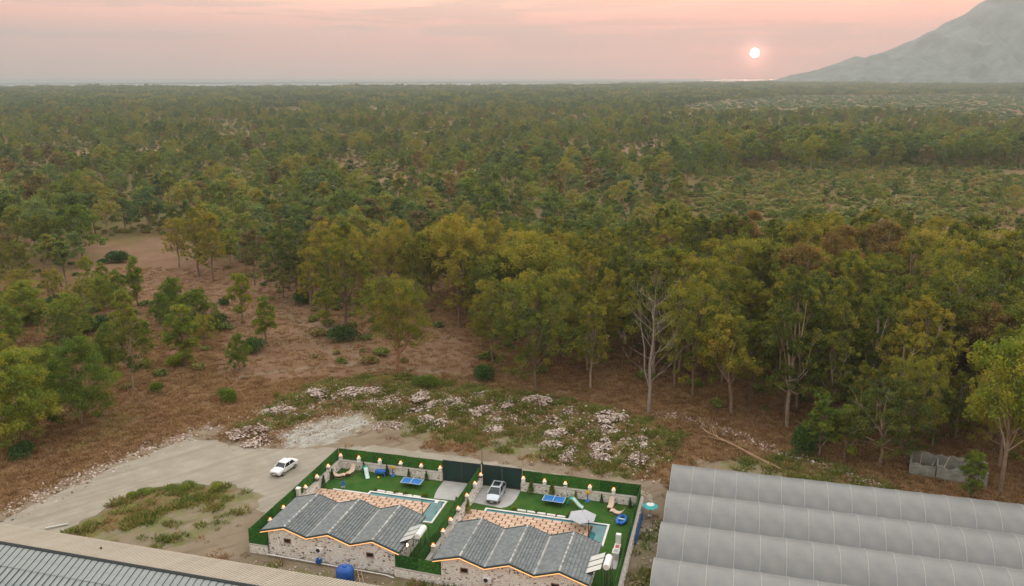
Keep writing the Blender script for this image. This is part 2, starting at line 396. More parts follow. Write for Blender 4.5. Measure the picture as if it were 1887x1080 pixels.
def ground_mat():
    m, N, L, B = nmat('ground')
    B.inputs['Roughness'].default_value = 0.95; B.inputs['Specular IOR Level'].default_value = 0.1
    geo = N.new('ShaderNodeNewGeometry'); pos = geo.outputs['Position']
    def noise(s, d=5, r=0.6, st=None):
        n = N.new('ShaderNodeTexNoise'); src = pos
        if st:
            mp = N.new('ShaderNodeMapping'); L.new(pos, mp.inputs[0]); mp.vector_type = 'TEXTURE'; mp.inputs['Scale'].default_value = st; mp.inputs['Rotation'].default_value = (0, 0, 0.6); src = mp.outputs[0]
        L.new(src, n.inputs['Vector']); n.inputs['Scale'].default_value = s; n.inputs['Detail'].default_value = d; n.inputs['Roughness'].default_value = r
        return n.outputs['Fac']
    def rng(v, a, b):
        n = N.new('ShaderNodeMapRange'); L.new(v, n.inputs[0]); n.inputs[1].default_value = a; n.inputs[2].default_value = b; return n.outputs[0]
    def mix(f, a, b):
        n = N.new('ShaderNodeMix'); n.data_type = 'RGBA'
        for k, v in ((0, f), (6, a), (7, b)):
            if isinstance(v, tuple): n.inputs[k].default_value = (*v, 1)
            elif isinstance(v, float): n.inputs[k].default_value = v
            else: L.new(v, n.inputs[k])
        return n.outputs[2]
    def mth(op, a, b):
        n = N.new('ShaderNodeMath'); n.operation = op; n.use_clamp = True
        for k, v in ((0, a), (1, b)):
            if isinstance(v, float): n.inputs[k].default_value = v
            else: L.new(v, n.inputs[k])
        return n.outputs[0]
    at = N.new('ShaderNodeAttribute'); at.attribute_name = 'zone'
    sp = N.new('ShaderNodeSeparateColor'); L.new(at.outputs['Color'], sp.inputs[0])
    big, midn, fine, xf = noise(0.018), noise(0.16, 6), noise(1.1, 8, 0.7), noise(5.0, 6, 0.7)
    dry = mix(rng(midn, 0.35, 0.65), (0.125, 0.066, 0.032), (0.205, 0.115, 0.056))
    dry = mix(rng(big, 0.42, 0.62), dry, (0.175, 0.092, 0.050))
    dry = mix(rng(fine, 0.50, 0.72), dry, (0.235, 0.145, 0.080))
    dry = mix(rng(xf, 0.52, 0.70), dry, (0.085, 0.048, 0.024))
    ol = rng(noise(0.07, 6), 0.54, 0.66)
    dry = mix(mth('MULTIPLY', ol, 0.8), dry, (0.130, 0.110, 0.032))
    pk = mix(rng(midn, 0.3, 0.7), (0.185, 0.105, 0.062), (0.245, 0.150, 0.096)); pk = mix(rng(fine, 0.52, 0.7), pk, (0.145, 0.080, 0.044))
    out = mix(mth('MULTIPLY', at.outputs['Alpha'], mth('ADD', rng(fine, 0.3, 0.6), 0.35)), dry, pk)
    br = mix(rng(midn, 0.35, 0.65), (0.185, 0.138, 0.092), (0.255, 0.205, 0.145)); br = mix(rng(fine, 0.5, 0.7), br, (0.215, 0.160, 0.105))
    br = mix(rng(noise(0.9, 5, 0.6, (6, 1, 1)), 0.55, 0.66), br, (0.165, 0.118, 0.078))
    out = mix(mth('MULTIPLY', sp.outputs[0], mth('ADD', rng(fine, 0.25, 0.5), 0.45)), out, br)
    gr = mix(rng(fine, 0.4, 0.65), (0.085, 0.110, 0.030), (0.165, 0.170, 0.050)); gr = mix(rng(xf, 0.5, 0.68), gr, (0.17, 0.125, 0.055))
    out = mix(mth('MULTIPLY', sp.outputs[1], rng(noise(0.55, 6), 0.36, 0.56)), out, gr)
    pl = mix(rng(xf, 0.42, 0.62), (0.43, 0.435, 0.395), (0.26, 0.24, 0.20))
    out = mix(mth('MULTIPLY', sp.outputs[2], rng(fine, 0.34, 0.5)), out, pl)
    L.new(out, B.inputs['Base Color'])
    bp = N.new('ShaderNodeBump'); bp.inputs['Strength'].default_value = 0.35; bp.inputs['Distance'].default_value = 0.25
    L.new(mth('ADD', fine, xf), bp.inputs['Height']); L.new(bp.outputs[0], B.inputs['Normal'])
    return m
M['ground'] = ground_mat()
gme = quads_mesh('ground', np.stack([px, py, hgt(px, py)], 1), F, [M['ground']])
za = gme.attributes.new('zone', 'FLOAT_COLOR', 'POINT')
za.data.foreach_set('color', np.stack([bare, green, pale, pink], 1).astype(np.float32).ravel())
gme.polygons.foreach_set('use_smooth', [True] * len(gme.polygons))
tag(ob('ground', gme), kind='structure', label='dry brown grassland and bare earth around the lot')

def dense(poly, step, jit, seed):
    rr = random.Random(seed); out = []
    for (x0, y0), (x1, y1) in zip(poly, poly[1:] + poly[:1]):
        n = max(1, int(math.hypot(x1 - x0, y1 - y0) / step))
        for k in range(n): out.append((x0 + (x1 - x0) * k / n + rr.uniform(-jit, jit), y0 + (y1 - y0) * k / n + rr.uniform(-jit, jit)))
    return out
def ngon(name, poly, z, m, parent=None):
    import bmesh
    me = bpy.data.meshes.new(name); bm = bmesh.new()
    f = bm.faces.new([bm.verts.new((x, y, z)) for x, y in poly]); bmesh.ops.triangulate(bm, faces=[f])
    for f in bm.faces:
        if f.normal.z < 0: f.normal_flip()
    bm.to_mesh(me); bm.free(); me.materials.append(m)
    return ob(name, me, parent)
def road_mat():
    m = mat('dirt_road', (0.262, 0.230, 0.178), (0.330, 0.296, 0.236), scale=0.35, rough=0.95, bump=0.5, bscale=3.0, detail=8)
    N, L = m.node_tree.nodes, m.node_tree.links; B = N['Principled BSDF']
    src = B.inputs['Base Color'].links[0].from_socket
    geo = N.new('ShaderNodeNewGeometry'); mp = N.new('ShaderNodeMapping'); L.new(geo.outputs['Position'], mp.inputs[0])
    mp.vector_type = 'TEXTURE'; mp.inputs['Rotation'].default_value = (0, 0, 0.72); mp.inputs['Scale'].default_value = (14, 1.0, 1)
    n = N.new('ShaderNodeTexNoise'); L.new(mp.outputs[0], n.inputs['Vector']); n.inputs['Scale'].default_value = 1.0; n.inputs['Detail'].default_value = 6
    mr = N.new('ShaderNodeMapRange'); L.new(n.outputs['Fac'], mr.inputs[0]); mr.inputs[1].default_value = 0.45; mr.inputs[2].default_value = 0.7; mr.inputs[4].default_value = 0.5
    mx = N.new('ShaderNodeMix'); mx.data_type = 'RGBA'; L.new(mr.outputs[0], mx.inputs[0]); L.new(src, mx.inputs[6]); mx.inputs[7].default_value = (0.205, 0.168, 0.122, 1)
    L.new(mx.outputs[2], B.inputs['Base Color']); return m
M['road'] = road_mat()
tag(ngon('dirt_road', dense(ROAD, 0.9, 0.45, 3), 0.03, M['road']), kind='structure', label='pale dirt road curving past the white car and the lot')

# the bay beyond the woodland
M['sea'] = mat('sea_water', (0.10, 0.16, 0.17), rough=0.5, bump=0.25, scale=0.05, spec=0.5)
COAST = [(-11000, 2400), (-4200, 2950), (-2600, 3250), (-1500, 3350), (-700, 3480), (-100, 3700), (420, 4050), (800, 4500), (1250, 4900), (1560, 5250), (1900, 6600), (2600, 8000), (11200, 9500)]
tag(ngon('sea', dense(COAST, 150, 22, 5) + [(11200, 10900), (-11200, 10900), (-11200, 2500)], 0.5, M['sea']), kind='structure', label='calm hazy sea along the horizon behind the woodland')

# the mountain: a ridge about five kilometres off, spurs running down to the plain
RIDGE = [(1405, 143), (1447, 140), (1499, 124), (1525, 112), (1551, 104), (1573, 105), (1595, 97), (1625, 96), (1658, 80), (1703, 55), (1744, 39), (1758, 22), (1792, 0), (1850, -18), (1930, -34), (2030, -38), (2150, -22), (2300, 10), (2480, 60), (2700, 110), (2900, 140)]
ru = np.array([p[0] for p in RIDGE], float); rv = np.array([p[1] for p in RIDGE], float)
us = np.linspace(1405, 2900, 260); RD = 5200.0
hs = np.maximum((np.interp(us, ru, 138.0 - rv)) / FPX * RD * 1.035 + 40, 0.0)
ts = np.linspace(-1, 1, 90)
MV = []
for j, t in enumerate(ts):
    prof = (1 - abs(t)) ** 1.15 if t < 0 else (1 - t) ** 1.3
    X0 = (us - 943.5) / FPX * RD
    Y = RD + t * (1250 if t < 0 else 2200) * (0.4 + 0.6 * np.clip(hs / 300, 0, 1))
    X = X0 * (1 + 0.02 * t) + 0 * us
    g = np.sin(X * 0.021 + 1.2 * np.sin(t * 5)) + 0.6 * np.sin(X * 0.047 + t * 7) + 0.5 * np.sin(X * 0.11 - t * 13) + 0.3 * np.sin(X * 0.23 + t * 23)
    z = hs * prof + g * 0.085 * hs * (1 - (2 * abs(abs(t) - 0.5)) ** 2) + (5.0 * np.sin(X * 0.031 + 1) + 3.0 * np.sin(X * 0.09) + 1.8 * np.sin(X * 0.21)) * (hs > 60) * (prof > 0.2)
    MV.append(np.stack([X, Y, z - 3], 1))
MV = np.concatenate(MV); n0 = len(us)
ii = np.arange((len(ts) - 1) * (n0 - 1)); r, c = ii // (n0 - 1), ii % (n0 - 1); q = r * n0 + c
M['mountain'] = mat('limestone_slopes', (0.060, 0.092, 0.088), (0.19, 0.225, 0.215), scale=0.010, rough=0.95, bump=1.0, bscale=0.03, detail=9)
M['mountain'].node_tree.nodes['Bump'].inputs['Distance'].default_value = 12
mme = quads_mesh('mountain', MV, np.stack([q, q + 1, q + n0 + 1, q + n0], 1), [M['mountain']])
mme.polygons.foreach_set('use_smooth', [True] * len(mme.polygons))
tag(ob('mountain', mme), kind='structure', label='hazy grey mountain slope rising from the plain on the right')
MTOP = float(MV[:, 2].max())

# ================================================================ THE LOT WITH THE TWO VILLAS
STONE_STOPS = [(0.0, (0.12, 0.105, 0.095)), (0.14, (0.22, 0.17, 0.14)), (0.26, (0.50, 0.42, 0.36)), (0.40, (0.66, 0.61, 0.55)), (0.62, (0.74, 0.71, 0.66)), (0.85, (0.80, 0.78, 0.74)), (1.0, (0.55, 0.36, 0.30))]
M['stone'] = tint_mat('rubble_stone', STONE_STOPS, noise=0.12, nscale=5)
M['mortar'] = mat('pale_mortar', (0.70, 0.67, 0.62), (0.76, 0.74, 0.70), scale=2.5, bump=0.3)
M['coping'] = mat('wall_coping', (0.50, 0.47, 0.42), (0.42, 0.36, 0.31), scale=1.5, bump=0.2)
M['white_stone'] = mat('white_coping', (0.72, 0.68, 0.63), (0.62, 0.58, 0.53), scale=2.0, rough=0.7)
M['hedge'] = tint_mat('artificial_hedge', [(0.0, (0.012, 0.050, 0.011)), (0.5, (0.028, 0.108, 0.018)), (1.0, (0.060, 0.170, 0.028))], rough=0.85, rnd=0.45, noise=0.6, nscale=3.0, spec=0.15, bump=0.6)
M['lawn'] = mat('lawn_turf', (0.034, 0.108, 0.018), (0.085, 0.138, 0.028), scale=0.7, rough=0.9, bump=0.8, bscale=30.0, detail=12, spec=0.1, lo=0.4, hi=0.75)
M['concrete'] = mat('drive_concrete', (0.36, 0.345, 0.32), (0.43, 0.415, 0.39), scale=0.8, rough=0.9, bump=0.1, detail=8)
M['paver'] = tint_mat('sandstone_paver', [(0.0, (0.46, 0.29, 0.20)), (0.5, (0.54, 0.365, 0.26)), (1.0, (0.60, 0.44, 0.33))], rnd=0.6, noise=0.5, nscale=1.5)
M['joint'] = mat('dark_joint', (0.13, 0.075, 0.045), (0.08, 0.055, 0.035), scale=8)
M['gate'] = mat('dark_green_screen', (0.010, 0.034, 0.030), (0.014, 0.042, 0.037), scale=3.0, rough=0.6, bump=0.15, stretch=(1, 1, 0.2))
M['tile'] = tint_mat('grey_roof_tile', [(0.0, (0.085, 0.098, 0.100)), (0.5, (0.150, 0.165, 0.165)), (1.0, (0.22, 0.232, 0.225))], rough=0.55, noise=0.5, nscale=2.2, spec=0.4)
M['ridge'] = tint_mat('mortared_ridge', [(0.0, (0.16, 0.17, 0.17)), (0.5, (0.31, 0.315, 0.30)), (1.0, (0.52, 0.51, 0.48))], noise=0.6, nscale=5)
M['valley'] = mat('valley_metal', (0.22, 0.235, 0.23), (0.42, 0.40, 0.37), scale=0.9, rough=0.45, metal=0.3)
M['fascia'] = mat('teal_fascia', (0.030, 0.060, 0.065), (0.045, 0.085, 0.09), scale=3)
M['led'] = mat('led_strip', (0.9, 0.5, 0.2), emit=(1.0, 0.38, 0.13), emit_s=0.85)
M['lamp'] = mat('lamp_globe', (0.9, 0.7, 0.5), emit=(1.0, 0.62, 0.34), emit_s=5.0)
M['lamp_red'] = mat('lamp_halo_amber', (0.7, 0.2, 0.06), emit=(1.0, 0.16, 0.035), emit_s=1.1)  # amber glow standing in for the halo round each lamp
M['water'] = mat('pool_water', (0.025, 0.125, 0.14), (0.04, 0.17, 0.18), scale=0.8, rough=0.08, bump=0.12, bscale=3.0, spec=0.5)
M['pool_tile'] = mat('pool_tile', (0.03, 0.16, 0.18), (0.045, 0.2, 0.22), scale=6, rough=0.3)
M['white'] = mat('white_paint', (0.76, 0.76, 0.74), (0.68, 0.68, 0.66), scale=3, rough=0.45)
M['black'] = mat('black_metal', (0.03, 0.03, 0.032), rough=0.5)
M['grey'] = mat('grey_metal', (0.34, 0.35, 0.36), (0.27, 0.28, 0.29), scale=4, rough=0.4, metal=0.5)
M['blue'] = mat('blue_plastic', (0.02, 0.13, 0.42), (0.025, 0.16, 0.5), scale=2, rough=0.4)
M['tank_blue'] = mat('tank_blue_plastic', (0.010, 0.065, 0.28), (0.016, 0.095, 0.36), scale=1.2, rough=0.42)
M['table_blue'] = mat('table_blue', (0.02, 0.15, 0.42), rough=0.4)
M['green_p'] = mat('green_plastic', (0.05, 0.36, 0.27), rough=0.4)
M['mint'] = mat('pale_mint_plastic', (0.52, 0.66, 0.60), rough=0.4)
M['yellow'] = mat('yellow_plastic', (0.75, 0.50, 0.06), rough=0.4)
M['red'] = mat('red_plastic', (0.45, 0.07, 0.035), rough=0.5)
M['beige'] = mat('beige_fabric', (0.62, 0.47, 0.36), (0.54, 0.40, 0.31), scale=5, rough=0.85)
M['canvas'] = mat('grey_canvas', (0.47, 0.47, 0.50), (0.41, 0.41, 0.44), scale=3, rough=0.85)
M['teal'] = mat('teal_canvas', (0.06, 0.42, 0.40), rough=0.7)
M['glass'] = mat('dark_glass', (0.015, 0.02, 0.022), rough=0.08, spec=0.6)
M['panel_glass'] = mat('collector_glass', (0.56, 0.57, 0.52), (0.50, 0.51, 0.47), scale=2, rough=0.2, spec=0.6)
M['brown'] = mat('brown_frame', (0.24, 0.13, 0.09), rough=0.7)
M['wood'] = mat('old_timber', (0.42, 0.33, 0.25), (0.30, 0.22, 0.16), scale=3, stretch=(1, 1, 0.2))

def stone_face(mb, x0, x1, top, z0=0.0, y=0.0, side=1, rows=0.21, seed=0, holes=(), wid=0.27, depth=0.05):
    """irregular fieldstones laid in loose rows over the plane y, standing proud to +y*side; top is a function of x"""
    r = random.Random(seed); z = z0
    zmax = max(top(x0 + (x1 - x0) * k / 40) for k in range(41))
    while z < zmax - 0.06:
        h = rows * r.uniform(0.7, 1.3); x = x0 + r.uniform(-0.1, 0.1)
        while x < x1 - 0.08:
            w = wid * r.uniform(0.55, 1.5); xa, xb = max(x, x0), min(x + w, x1); x += w
            if xb - xa < 0.12: continue
            xm, zm = (xa + xb) / 2, z + h / 2
            if z + h > min(top(xa), top(xb)) - 0.03: continue
            if any(hx0 - 0.1 < xb and xa < hx1 + 0.1 and hz0 - 0.1 < z + h and z < hz1 + 0.1 for hx0, hx1, hz0, hz1 in holes): continue
            g = 0.022; j = lambda: r.uniform(0, 0.055)
            P = [(xa + g + j(), z + g + j()), (xm, z + g + j() * 0.4), (xb - g - j(), z + g + j()), (xb - g - j() * 0.5, zm), (xb - g - j(), z + h - g - j()), (xm, z + h - g - j() * 0.4), (xa + g + j(), z + h - g - j()), (xa + g + j() * 0.5, zm)]
            d = depth * r.uniform(0.6, 1.5) * side
            k = 0.78
            Q = [(xm + (p[0] - xm) * k, zm + (p[1] - zm) * k) for p in P]
            t = r.random(); mb.tint = 0.03 + 0.1 * r.random() if t < 0.10 else 1.0 if t < 0.13 else 0.2 + 0.12 * r.random() if t < 0.20 else r.uniform(0.42, 0.92)
            vs = [(p[0], y + 0.004 * side, p[1]) for p in P] + [(p[0], y + d, p[1]) for p in Q]
            fs = [(i, (i + 1) % 8, 8 + (i + 1) % 8, 8 + i) for i in range(8)] + [tuple(range(8, 16))]
            if side > 0: fs = [tuple(reversed(f)) for f in fs]
            mb.add(vs, fs)
        z += h
    return mb

def seg_root(name, P, Q, label, cat, group=None):
    d = (Q[0] - P[0], Q[1] - P[1]); Lg = math.hypot(*d)
    return lot(name, P[0], P[1], 0, math.atan2(d[1], d[0]), label, cat, group), Lg

ORD = ['first', 'second', 'third', 'fourth', 'fifth', 'sixth', 'seventh', 'eighth']
def make_lamp(x, y, z, root_m, label):
    p = root_m @ Vector((x, y, z))
    o = empty('wall_lamp', p, LA, label, 'lamp', 'glowing lamps on the garden walls'); o.scale = (0.8, 0.8, 0.8)
    MB().lathe([(0.10, 0), (0.10, 0.03), (0.03, 0.05), (0.03, 0.10)], 10).build('lamp_base', M['black'], o)
    MB().sphere((0, 0, 0.20), (0.11, 0.11, 0.11), 12, 8).build('lamp_globe', M['lamp'], o, True)
    s = MB()
    for k in range(8):
        a = k * PI / 4; s.tube([(0.135 * math.cos(a), 0.135 * math.sin(a), 0.08), (0.175 * math.cos(a), 0.175 * math.sin(a), 0.20), (0.135 * math.cos(a), 0.135 * math.sin(a), 0.31)], 0.022, 5)
    s.lathe([(0.17, 0.31), (0.17, 0.325), (0.02, 0.36)], 12)
    s.build('lamp_halo_cage', M['lamp_red'], o)  # glowing cage added to imitate the red halo round the globe
    return o

def garden_wall(name, P, Q, h, label, lamps=(), lamp_label='', thick=0.4, seed=1, outer_face=False, no_pillars=False):
    root, Lg = seg_root(name, P, Q, label, 'wall')
    bpy.context.view_layer.update(); Mx = root.matrix_world.copy()
    MB().box(0, Lg, -thick / 2, thick / 2, -0.3, h).build('wall_core', M['mortar'], root)
    MB().bbox(-0.01, Lg + 0.01, -thick / 2 - 0.02, thick / 2 + 0.05, h + 0.002, h + 0.09).build('coping', M['coping'], root)
    f = stone_face(MB(), 0.02, Lg - 0.02, lambda x: h, 0.0, thick / 2, 1, seed=seed)
    tag(f.build('stone_facing', M['stone'], root), kind='stuff')
    if outer_face:
        f = stone_face(MB(), 0.02, Lg - 0.02, lambda x: h, 0.0, -thick / 2, -1, seed=seed + 9)
        tag(f.build('stone_facing', M['stone'], root), kind='stuff')
    for k, x in enumerate(lamps):
        pl = MB(); r = random.Random(seed * 31 + k)
        z = 0.0 if no_pillars else h + 0.092
        while z < h + 0.62:
            hh = r.uniform(0.15, 0.2); pl.tint = r.choice([0.1, 0.35, 0.6, 0.75, 0.85]); e = r.uniform(-0.012, 0.012)
            pl.bbox(x - 0.21 + e, x + 0.21 + e, -0.19 + e, 0.23 + e, z, min(z + hh, h + 0.62) - 0.004, 0.02); z += hh
        pl.tint = 0.8; pl.bbox(x - 0.24, x + 0.24, -0.22, 0.26, h + 0.622, h + 0.70, 0.02)
        pl.build('pillar', M['stone'], root)
        make_lamp(x, 0.02, h + 0.70, Mx, lamp_label % ORD[k])
    return root
def hedge_fence(P, Q, z0, z1, label, pitch=2.35, y=0.0, seed=0):
    root, Lg = seg_root('artificial_hedge_fence', P, Q, label, 'fence')
    n = max(1, round(Lg / pitch)); r = random.Random(seed)
    for k in range(n):
        a, b = Lg * k / n + 0.012, Lg * (k + 1) / n - 0.012
        m = MB(); nx, nz = max(2, int((b - a) / 0.12)), max(2, int((z1 - z0) / 0.12))
        zt = z1 + r.uniform(-0.02, 0.02); yo = y + r.uniform(-0.012, 0.012)
        for s in (1, -1):
            V = []; Fs = []
            for j in range(nz + 1):
                for i in range(nx + 1):
                    e = (i in (0, nx)) or (j in (0, nz))
                    V.append((a + (b - a) * i / nx, yo + s * (0.035 + (0 if e else r.uniform(-0.012, 0.03))), z0 + (zt - z0) * j / nz + (r.uniform(-0.03, 0.03) if j == nz else 0)))
            for j in range(nz):
                for i in range(nx):
                    q = j * (nx + 1) + i; Fq = (q, q + 1, q + nx + 2, q + nx + 1); Fs.append(Fq if s < 0 else Fq[::-1])
            m.add(V, Fs)
        m.add([(a, yo - 0.035, zt - 0.03), (b, yo - 0.035, zt - 0.03), (b, yo + 0.035, zt - 0.03), (a, yo + 0.035, zt - 0.03)], [(0, 1, 2, 3)])
        m.t = [min(1, max(0, r.gauss(0.5, 0.2))) for _ in m.f]
        m.build('hedge_panel', M['hedge'], root)
    for k in range(n + 1):
        x = Lg * k / n
        MB().box(x - 0.03, x + 0.03, y - 0.10, y - 0.04, -0.2, z1 - 0.05).build('post', M['black'], root)
    MB().box(0, Lg, y - 0.085, y - 0.045, z1 - 0.16, z1 - 0.11).build('rail', M['black'], root)
    return root

WH = 1.12
garden_wall('garden_wall', (15.0, 0.15), (0.0, 0.15), WH, 'pale fieldstone garden wall behind the play toys of the villa nearer the white car',
            [15.0 - x for x in (14.72, 12.05, 9.13, 6.11, 3.05, 0.35)], 'glowing lamp, %s from the gates on the wall behind the blue toy table', seed=2)
garden_wall('garden_wall', (0.2, -0.06), (0.2, -21.5), WH, 'pale fieldstone wall along the side nearest the white car',
            [3.2, 6.3, 9.3, 14.7, 17.7], 'glowing lamp, %s from the back corner on the side wall by the white car', seed=3)
garden_wall('garden_wall', (20.45, -0.1), (20.45, -21.4), WH, 'long pale stone wall dividing the two villa gardens',
            [0.25, 2.75, 6.0, 9.35, 12.1, 14.7, 17.9], 'glowing lamp, %s from the gates on the wall between the two gardens', seed=4, outer_face=True)
garden_wall('garden_wall', (40.6, 0.15), (25.75, 0.15), WH, 'pale fieldstone garden wall behind the play lawn of the silver car villa',
            [40.6 - x for x in (37.7, 34.7, 31.55, 28.85, 26.05)], 'glowing lamp, %s from the greenhouse end on the wall behind the second toy hoop', seed=5)
garden_wall('garden_wall', (41.25, 0.3), (41.25, -23.0), WH + 0.1, 'low pinkish stone wall beside the bare strip facing the greenhouse', seed=6, thick=0.3)
garden_wall('garden_wall', (2.28, -21.75), (0.0, -21.75), 1.05, 'short stone wall under green hedging at the front corner of the left villa', seed=7)
garden_wall('garden_wall', (22.9, -22.05), (17.55, -21.85), 1.0, 'low stone wall under green hedging between the two villa fronts', seed=8)
FT = 2.75
hedge_fence((15.1, 0.42), (0.0, 0.42), 0.2, FT, 'bright green hedge panel fence behind the garden with the blue toy table', seed=1)
hedge_fence((-0.1, 0.42), (-0.1, -21.6), 0.2, FT, 'bright green hedge panel fence along the dirt track by the white car', seed=2)
hedge_fence((20.15, 0.2), (20.15, -21.6), 0.1, FT - 0.1, 'bright green hedge panel fence between the two villa gardens', seed=3)
hedge_fence((41.0, 0.42), (25.85, 0.42), 0.2, FT, 'bright green hedge panel fence behind the silver car villa', seed=4)
hedge_fence((41.0, 0.3), (41.0, -23.0), 0.05, FT - 0.1, 'bright green hedge panel fence facing the greenhouse', seed=5)
hedge_fence((2.3, -21.8), (-0.05, -21.8), 1.16, 2.95, 'short green hedge panel at the front corner beside the left villa', seed=6)
hedge_fence((22.85, -22.1), (17.6, -21.9), 1.10, 2.55, 'green hedge panels closing the gap between the two villa fronts', pitch=2.7, seed=7)

def gate(P, Q, label):
    root, Lg = seg_root('gate', P, Q, label, 'gate')
    for s, (a, b) in enumerate(((0.05, Lg / 2 - 0.015), (Lg / 2 + 0.015, Lg - 0.05))):
        MB().box(a, b, -0.03, 0.03, 0.06, 3.0).build('screen_panel', M['gate'], root)
        for za, zb in ((0.10, 0.18), (2.88, 2.96), (0.55, 0.60)): MB().box(a, b, 0.032, 0.06, za, zb).build('frame_rail', M['black'], root)
    for x in (0.0, Lg): MB().box(x - 0.05, x + 0.05, -0.05, 0.05, -0.2, 3.04).build('gate_post', M['black'], root)
gate((20.25, 0.25), (15.15, 0.2), 'tall dark green gate screen of the garden with the empty concrete drive')
gate((25.75, 0.35), (20.55, 0.3), 'tall dark green gate screen behind the silver car')
t = lot('aerial_pole', 20.4, 0.45, 0, 0, 'thin pole rising between the two dark green gates', 'pole')
MB().tube([(0, 0, 0), (0, 0, 4.9)], [0.05, 0.03], 6).build('pole_shaft', M['black'], t); MB().box(-0.1, 0.1, -0.1, 0.1, 2.95, 3.2).build('junction_box', M['hedge'], t)

# ---- lawns, drives, terraces and pools
def sheet(name, poly, z, m, label, kind='structure'):
    return tag(ngon(name, [W(*p) for p in poly], z, m), label=label, kind=kind)
sheet('lawn', [(0.3, 0.0), (20.1, 0.0), (20.1, -21.5), (0.3, -21.5)], 0.034, M['lawn'], 'bright green lawn of the villa nearer the white car')
sheet('lawn', [(20.6, 0.0), (40.95, 0.0), (40.95, -22.8), (20.6, -21.8)], 0.034, M['lawn'], 'bright green lawn of the villa with the silver car')
sheet('driveway', [(15.2, 0.15), (20.0, 0.15), (20.0, -4.4)] + [(18.2, -4.6), (15.6, -4.8), (15.35, -3.6), (15.2, -2.2)], 0.05, M['concrete'], 'empty pale concrete drive inside the gate')
sheet('driveway', [(20.7, 0.15), (25.7, 0.15), (25.75, -2.0), (25.55, -3.6), (25.1, -4.5), (24.5, -4.95), (20.7, -4.5)], 0.05, M['concrete'], 'pale concrete drive under the silver car')

def terrace(a0, a1, back, label, seed):
    root = lot('terrace', a0, back, 0, 0); tag(root, label, kind='structure')
    Wd = a1 - a0
    MB().box(0, Wd, -8.0, 0, -0.2, 0.075).build('terrace_slab', M['joint'], root)
    me = [MB().bbox(0.03, 1.05, 0, 0.545, 0.077, 0.135, 0.012).mesh('paver', M['paver']), MB().bbox(0, 0.47, 0, 0.545, 0.077, 0.135, 0.012).mesh('paver', M['paver'])]
    r = random.Random(seed)
    for j in range(8):
        x = 0.0 if j % 2 == 0 else -0.6
        while x < Wd - 0.2:
            if x < -0.1: ob('paver', me[1], root, (0.01, -0.6 * (j + 1) + 0.015, r.uniform(0, 0.006)))
            elif x + 1.15 > Wd + 0.1: ob('paver', me[1], root, (x + 0.03, -0.6 * (j + 1) + 0.015, r.uniform(0, 0.006)))
            else: ob('paver', me[0], root, (x + 0.03, -0.6 * (j + 1) + 0.015, r.uniform(0, 0.006)))
            x += 1.18
terrace(0.45, 15.75, -6.15, 'peach sandstone paver terrace beside the L-shaped pool of the left villa', 3)
terrace(20.75, 36.2, -6.25, 'peach sandstone paver terrace behind the silver car', 4)
def pool(a0, ax, a1, b0, bi, b1, label):
    """L-shaped pool: strip a0..a1 x bi..b0 and arm ax..a1 x b1..b0"""
    root = lot('pool', a0, b0, 0, 0, label, 'pool')
    X, Y = lambda a: a - a0, lambda b: b - b0
    MB().box(0, X(a1), Y(bi), 0, -0.3, 0.060).box(X(ax), X(a1), Y(b1), Y(bi) - 0.002, -0.3, 0.061).build('pool_water', M['water'], root)
    cw = 0.26
    def cp(x0, x1, y0, y1): MB().bbox(x0, x1, y0, y1, 0.0, 0.17, 0.02).build('coping', M['white_stone'], root)
    cp(-cw, X(a1) + cw, 0.003, cw); cp(X(a1) + 0.003, X(a1) + cw, Y(b1) - cw, -0.001); cp(-cw, -0.003, Y(bi), 0); cp(X(ax), X(a1), Y(b1) - cw, Y(b1) - 0.003)
    MB().box(0, X(a1), -0.07, -0.002, -0.25, 0.12).build('tile_band', M['pool_tile'], root)
    MB().box(X(a1) - 0.07, X(a1) - 0.002, Y(b1), -0.075, -0.25, 0.12).build('tile_band', M['pool_tile'], root)
    return root
pool(7.3, 15.8, 17.35, -5.45, -6.13, -10.5, 'narrow L-shaped pool with white coping round the left villa terrace')
pool(22.95, 36.25, 37.9, -5.75, -6.23, -10.2, 'narrow L-shaped pool with white coping beside the silver car')
e = lot('terrace_edging', 2.2, -5.9, 0, 0, 'low white edging strip between lawn and paved terrace beside the blue chair', 'edging')
MB().bbox(0, 4.8, -0.22, 0.05, 0.0, 0.17).build('edging_strip', M['white_stone'], e)

